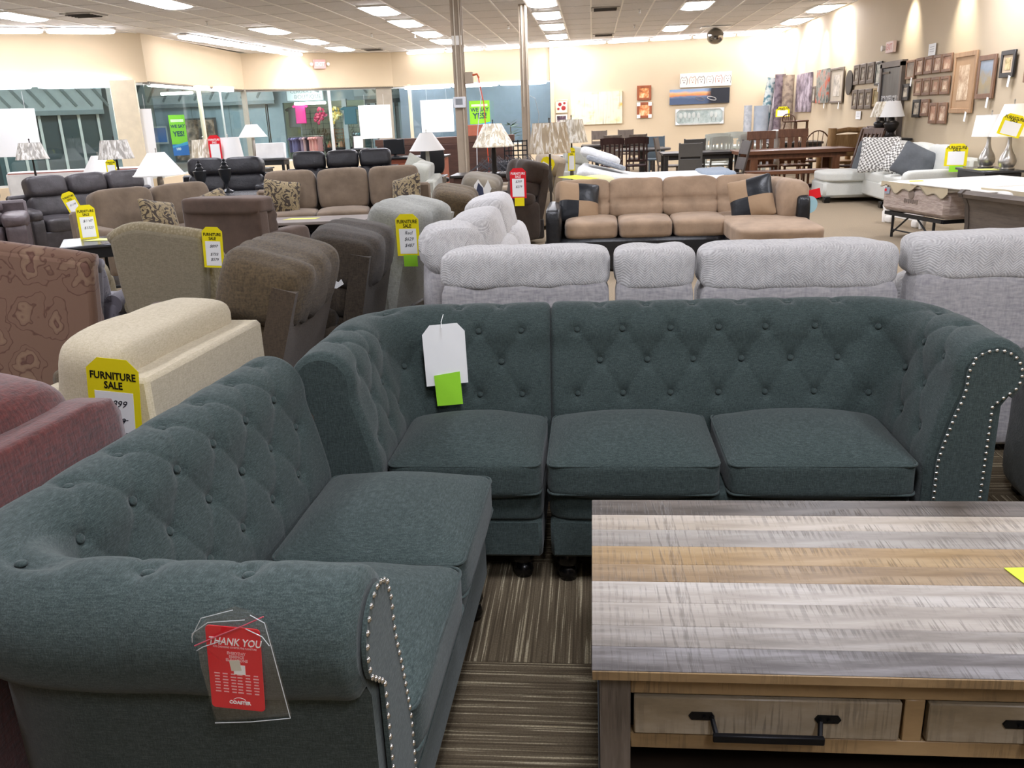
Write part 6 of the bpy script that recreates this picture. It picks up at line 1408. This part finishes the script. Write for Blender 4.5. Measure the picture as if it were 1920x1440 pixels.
t = thing('mattress', 'white bare mattress standing on its side by the left window', 'bed', (-9.1, 14.9, 0), 14); G().box((0, 0, .5), (2.4, .28, .96), b=.05).obj('side_panel', plain('#f2f2ee', .7), t); G().box((0, -.145, .95), (2.3, .01, .02)).obj('piping', plain('#b3766a', .6), t)
# ------------------------------------------------------------------ mall concourse beyond the glass
M_mw = plain('#93a2a8', .6); M_mw2 = plain('#7f8796', .6); M_dg = plain('#3d484c', .25, 0, .6); M_rib = plain('#7c8688', .5, .2); M_can = plain('#aab4b6', .5)
mall = struct(G().box((-12, 26, -.06), (40, 26, .1)).obj('floor_mall', plain('#8b8a86', .4))); mall.location.z = -.02
struct(G().box((-12, 34.0, 3.66), (44, 16, .04)).obj('ceiling_mall', plain('#b9bec0', .8))).location = (0, 0, 0)
def facade(name, p, q, z0, z1, m): return seg_wall(name, p, q, z0, z1, .15, m)
f1 = facade('wall_mall_left', (-22, 17.5), (-13.8, 24.6), 0, 3.6, M_dg)
f1c = facade('wall_mall_corner', (-13.8, 24.6), (-16.5, 31.2), 0, 3.6, M_mw)
f2 = facade('wall_mall_grey', (-17, 31.2), (-11.0, 31.2), 0, 3.6, M_mw)
f3t = facade('wall_mall_lintel', (-11.0, 31.2), (-8.0, 31.2), 2.35, 3.6, M_mw)
f4 = facade('wall_mall_right', (-8.0, 31.2), (-6.5, 31.2), 0, 3.6, M_mw); f5 = facade('wall_mall_plain', (-6.3, 29.2), (4, 29.2), 0, 3.6, M_mw2)
# standing seam canopies with ribs
def canopy(p, q, z0, z1, out, n, name, tilt=-38):
    p = Vector(p); q = Vector(q); d = q-p; L = d.length; a = math.atan2(d.y, d.x); sl = math.hypot(out, z1-z0); an = math.atan2(z1-z0, out)
    o = struct(G().box((L/2, -out/2, (z0+z1)/2), (L, sl, .03), r=(-an, 0, 0)).obj(name, M_can, None, (p.x, p.y, 0), (0, 0, a)))
    rme = G().box((0, 0, 0), (.07, sl, .07)).mesh('rib', M_rib)
    for k in range(n): inst('rib', rme, o, ((k+.5)*L/n, -out/2-.03, (z0+z1)/2), (-an, R(tilt), 0))
    G().box((L/2, 0, z0-.05), (L, .1, .12)).obj('canopy_edge', M_rib, o)
canopy((-21.8, 17.3), (-13.8, 24.3), 2.2, 3.3, .3, 26, 'trim_8'); canopy((-16.4, 31.0), (-11.2, 31.0), 2.45, 3.5, .3, 9, 'trim_9', 38); canopy((-8.3, 31.0), (-6.5, 31.0), 2.45, 3.5, .3, 6, 'trim_11')
# storefront mullions at the left, reflections left to the glass
for k in range(9):
    x = -24+.95*k; y = 18.5+k*1.0; G().box((0, 0, 1.1), (.07, .06, 2.2)).obj('mullion', M_frame, f1).matrix_parent_inverse = Matrix.Identity(4)
ms = [o for o in f1.children]
for k, o in enumerate(ms): o.location = (7.0+k*.5, -.06, 0)
G().box((8.3, -.03, 1.1), (.9, .02, 2.1)).obj('glass_panel', plain('#4d6266', .2, 0, .6), f1); G().box((9.8, -.03, 1.1), (.5, .02, 2.1)).obj('glass_panel', plain('#39474b', .2, 0, .6), f1)
for x in (1.2, 2.6, 4.0, 5.4, 6.6): G().box((x, -.006, 1.2), (.03, .01, 2.4)).obj('panel_joint', M_rib, f2)
t = thing('poster', 'small blue framed picture on the grey mall wall', 'poster', (-15.6, 31.0, 1.42)); G().box((0, 0, 0), (.56, .03, .62)).obj('frame', M_frame, t); G().box((0, -.02, 0), (.46, .01, .5)).obj('print', art('blueart', lambda g, x, z, v: g.ramp(g.math('ADD', g.math('MULTIPLY', z, 1.4), .5), [(.2, '#3f76c0'), (.8, '#6f7fae')])), t)
t = thing('shop_window', 'mall shop window with goods behind the lime poster', 'window', (-14.3, 31.0, 0)); G().box((0, 0, 1.2), (1.7, .04, 1.5)).obj('frame', plain('#4e4a46', .5), t); G().box((0, -.03, 1.2), (1.55, .01, 1.38)).obj('display', blot('#3b2f2c', '#7a6450', '#b59a86', 3), t)
# boutique
M_bw = plain('#d7dccb', .7); bq = struct(G().box((-9.5, 34.2, 1.9), (4.4, .1, 3.9)).obj('wall_boutique', M_bw)); struct(G().box((-11.6, 32.7, 1.9), (.1, 3, 3.9)).obj('wall_boutique_left', M_bw)); struct(G().box((-7.4, 32.7, 1.9), (.1, 3, 3.9)).obj('wall_boutique_right', M_bw))
for k in range(16): G().box((-11.2+.24*k, 34.13, 1.3), (.012, .012, 1.6)).obj('grid_wire', M_rib, bq)
for k in range(9): G().box((-9.5, 34.13, .6+.2*k), (3.8, .012, .012)).obj('grid_wire', M_rib, bq)
struct(G().box((-8.72, 31.1, 1.2), (.16, .12, 2.4)).obj('trim_10', plain('#aab0b2', .4)))
t = thing('shop_sign', 'white boutique shop sign with dark lettering and a bird', 'sign', (-9.95, 30.6, 2.60), 4)
G().box((0, 0, 0), (1.25, .05, .42), b=.008).obj('panel', plain('#c9d0d2', .6), t); G().box((0, .01, 0), (1.31, .05, .48)).obj('frame', M_rib, t)
text("CLAURA'S", .17, plain('#6b7276', .6), t, (-.12, -.03, .08), sx=1.0); text('BOUTIQUE', .19, plain('#5d6468', .6), t, (.1, -.03, -.1), sx=1.0); G().poly([(.3, .12), (.42, .17), (.5, .1), (.56, .16), (.5, .02), (.4, .06)], .004, 'y', c=(0, -.03, 0)).obj('bird_mark', plain('#6b7276', .6), t)
for i, (x, y, z, lb) in enumerate(((-9.7, 30.3, 2.28, 'bright tube light just below the boutique sign'), (-9.3, 32.8, 3.2, 'bright tube light inside the boutique'), (-13.9, 29.2, 2.75, 'white tube light on the grey mall canopy'), (-13.6, 21.0, 2.95, 'tube light over the left mall canopy'), (-3.5, 27.95, 3.0, 'tube light in the mall behind the far window'))):
    t = thing('tube_light', lb, 'light', (x, y, z)); G().box((0, 0, 0), (1.1, .12, .09), b=.02).obj('lamp_tube', emit('#f4fff6', 14), t)
def shirt(label, x, y, z, m, w_=.42, h=.62, rz=0, sleeves=True):
    p = [(-.14, .5), (-.06, .47), (.06, .47), (.14, .5), (.25, .38), (.19, .28), (.15, .33), (.16, -.5), (-.16, -.5), (-.15, .33), (-.19, .28), (-.25, .38)]
    g = G(); g.poly([(a*w_/.42, b*h) for a, b in p], .06, 'y'); o = g.obj('shirt', m, None, (x, y, z), (0, 0, R(rz))); bv = o.modifiers.new('b', 'BEVEL'); bv.width = .015; return tag(o, label, 'shirt')
shirt('hot pink shirt hanging at the top left of the boutique', -10.2, 30.7, 1.95, plain('#e0318a', .7), .5, .66); shirt('teal shirt hanging right of the boutique post', -8.42, 30.7, 1.83, plain('#23606f', .7), .6, .6); shirt('white and black shirt hanging left of the pink shirt', -10.75, 31.6, 1.85, plain('#7f8487', .7), .55, .7)
for nm, x, c1, c2 in (('round pink ribbon wreath hanging in the boutique', -9.57, '#b02a52', '#d9587a'), ('round gold ribbon wreath hanging in the boutique', -8.98+.0, '#c9a94f', '#efe0a0')):
    t = thing('ribbon_wreath', nm, 'wreath', (x if 'pink' in nm else -9.02, 30.9, 1.85), 0); rr = random.Random(9)
    ms_ = [plain(c1, .6), plain(c2, .6)]
    for k in range(34):
        a = rr.uniform(0, 6.28); q_ = rr.uniform(.06, .25); g = G(); g.puff((0, 0, 0), (.13, .05, .09), e=2.5, n=4); g.obj('ribbon_loop', ms_[k % 2], t, (q_*math.cos(a), rr.uniform(-.05, .03), q_*math.sin(a)), (rr.uniform(-.5, .5), a, 0))
cols = ['#5b5273', '#8d83ab', '#7d729c', '#4d3f5b', '#a78fa8', '#d9a9ab', '#3b2c38', '#e9a19c', '#eeaaa2', '#ef9f9a', '#c98c8c']
for k, c in enumerate(cols): shirt('hanging %s garment in the boutique front rack, %s from left' % (['slate', 'lilac', 'violet', 'plum', 'mauve', 'rose', 'black', 'coral', 'pink', 'salmon', 'dusty rose'][k], ['first', 'second', 'third', 'fourth', 'fifth', 'sixth', 'seventh', 'eighth', 'ninth', 'tenth', 'eleventh'][k]), -10.42+.1*k, 30.1, .92, plain(c, .8), .3, .5, 58)['group'] = 'garments on the front rack'
t = thing('clothes_rack', 'metal clothes rack at the front of the boutique', 'rack', (-9.9, 30.1, 0)); G().tube([(-.62, 0, 0), (-.62, 0, 1.2), (.62, 0, 1.2), (.62, 0, 0)], .014, 6).obj('rail', M_silver, t)
cols = ['#37484d', '#8ea3a5', '#2f6a70', '#b9a9a0', '#2f4a4c']
for k, c in enumerate(cols): shirt('hanging %s garment in the right boutique rack' % ['charcoal', 'pale teal', 'deep teal', 'beige', 'dark green'][k], -8.15+.1*k, 30.2, 1.0, plain(c, .8), .3, .5, 60)['group'] = 'garments on the right rack'
t = thing('clothes_rack', 'metal clothes rack at the right of the boutique', 'rack', (-7.95, 30.2, 0)); G().tube([(-.35, 0, 0), (-.35, 0, 1.27), (.35, 0, 1.27), (.35, 0, 0)], .014, 6).obj('rail', M_silver, t)
t = thing('jewelry_stand', 'brown lattice jewelry tower on the boutique display table', 'display stand', (-9.15, 31.6, .75))
for sx in (-1, 1): G().box((sx*.16, 0, .33), (.03, .03, .66)).obj('post', plain('#a8744f', .6), t)
for k in range(6): G().box((0, 0, .06+.11*k), (.34, .02, .02)).obj('rung', plain('#c99a74', .6), t)
small_table('black display table with trinkets in the boutique', (-9.15, 31.6, 0), 1.3, .6, .75)
rr = random.Random(21)
for k in range(28):
    x, y = rr.uniform(-9.75, -8.55), rr.uniform(31.35, 31.85); s_ = rr.uniform(.05, .13); c = rr.choice(['#b98a6a', '#d9c2a0', '#e07a5a', '#8fa07a', '#c9b9a9', '#3a3030'])
    tag(G().lathe([(s_*.5, 0), (s_*.6, s_*.6), (s_*.25, s_*1.5), (s_*.3, s_*1.7)], 8).obj('trinket', plain(c, .5), None, (x, y, .755)), 'small trinket standing on the black boutique display table', 'trinket', 'trinkets on the boutique table')
g = G()
for k in range(240):
    x, z = rr.uniform(-11.2, -7.7), rr.gauss(1.15, .22); L = rr.uniform(.05, .16); g.tube([(x, 34.05, z), (x+rr.uniform(-.04, .04), 34.0, z-L)], rr.uniform(.008, .02), 4)
tag(g.obj('hanging_jewelry', plain('#8d8a70', .5), None), 'dense rows of hanging jewelry on the boutique back wall grid', 'jewelry', kind='stuff')
t = thing('shop_window', 'dark mall shopfront with pale columns at the right of the boutique', 'window', (-7.2, 30.95, 0)); G().box((0, 0, 1.1), (1.3, .05, 2.2)).obj('glass_panel', M_dg, t)
for x in (-.45, -.1, .25, .55): G().box((x, -.05, 1.1), (.16, .05, 2.2)).obj('pilaster', M_mw, t)

for i, (x, y) in enumerate(((-15.5, 18.6), (-14.2, 20.3), (-12.2, 22.2), (-13.0, 28.0), (-12, 28.8), (-9, 28.6), (-5.5, 28.3), (-2.0, 28.3), (1.5, 28.3))):  # panels added under the mall ceiling to brighten the dark concourse
    t = thing('mall_fill_light', 'added square fill light over the mall beyond the glass, ' + ['leftmost', 'second', 'third', 'fourth', 'fifth', 'sixth', 'seventh', 'eighth', 'rightmost'][i] + ' from left', 'ceiling light', (x, y, 3.55), 0, 'added mall fill lights')
    G().box((0, 0, 0), (.95, .95, .05)).obj('diffuser', emit('#f0f6ff', 26), t); G().box((0, 0, .02), (1.05, 1.05, .04)).obj('frame', M_frame, t)
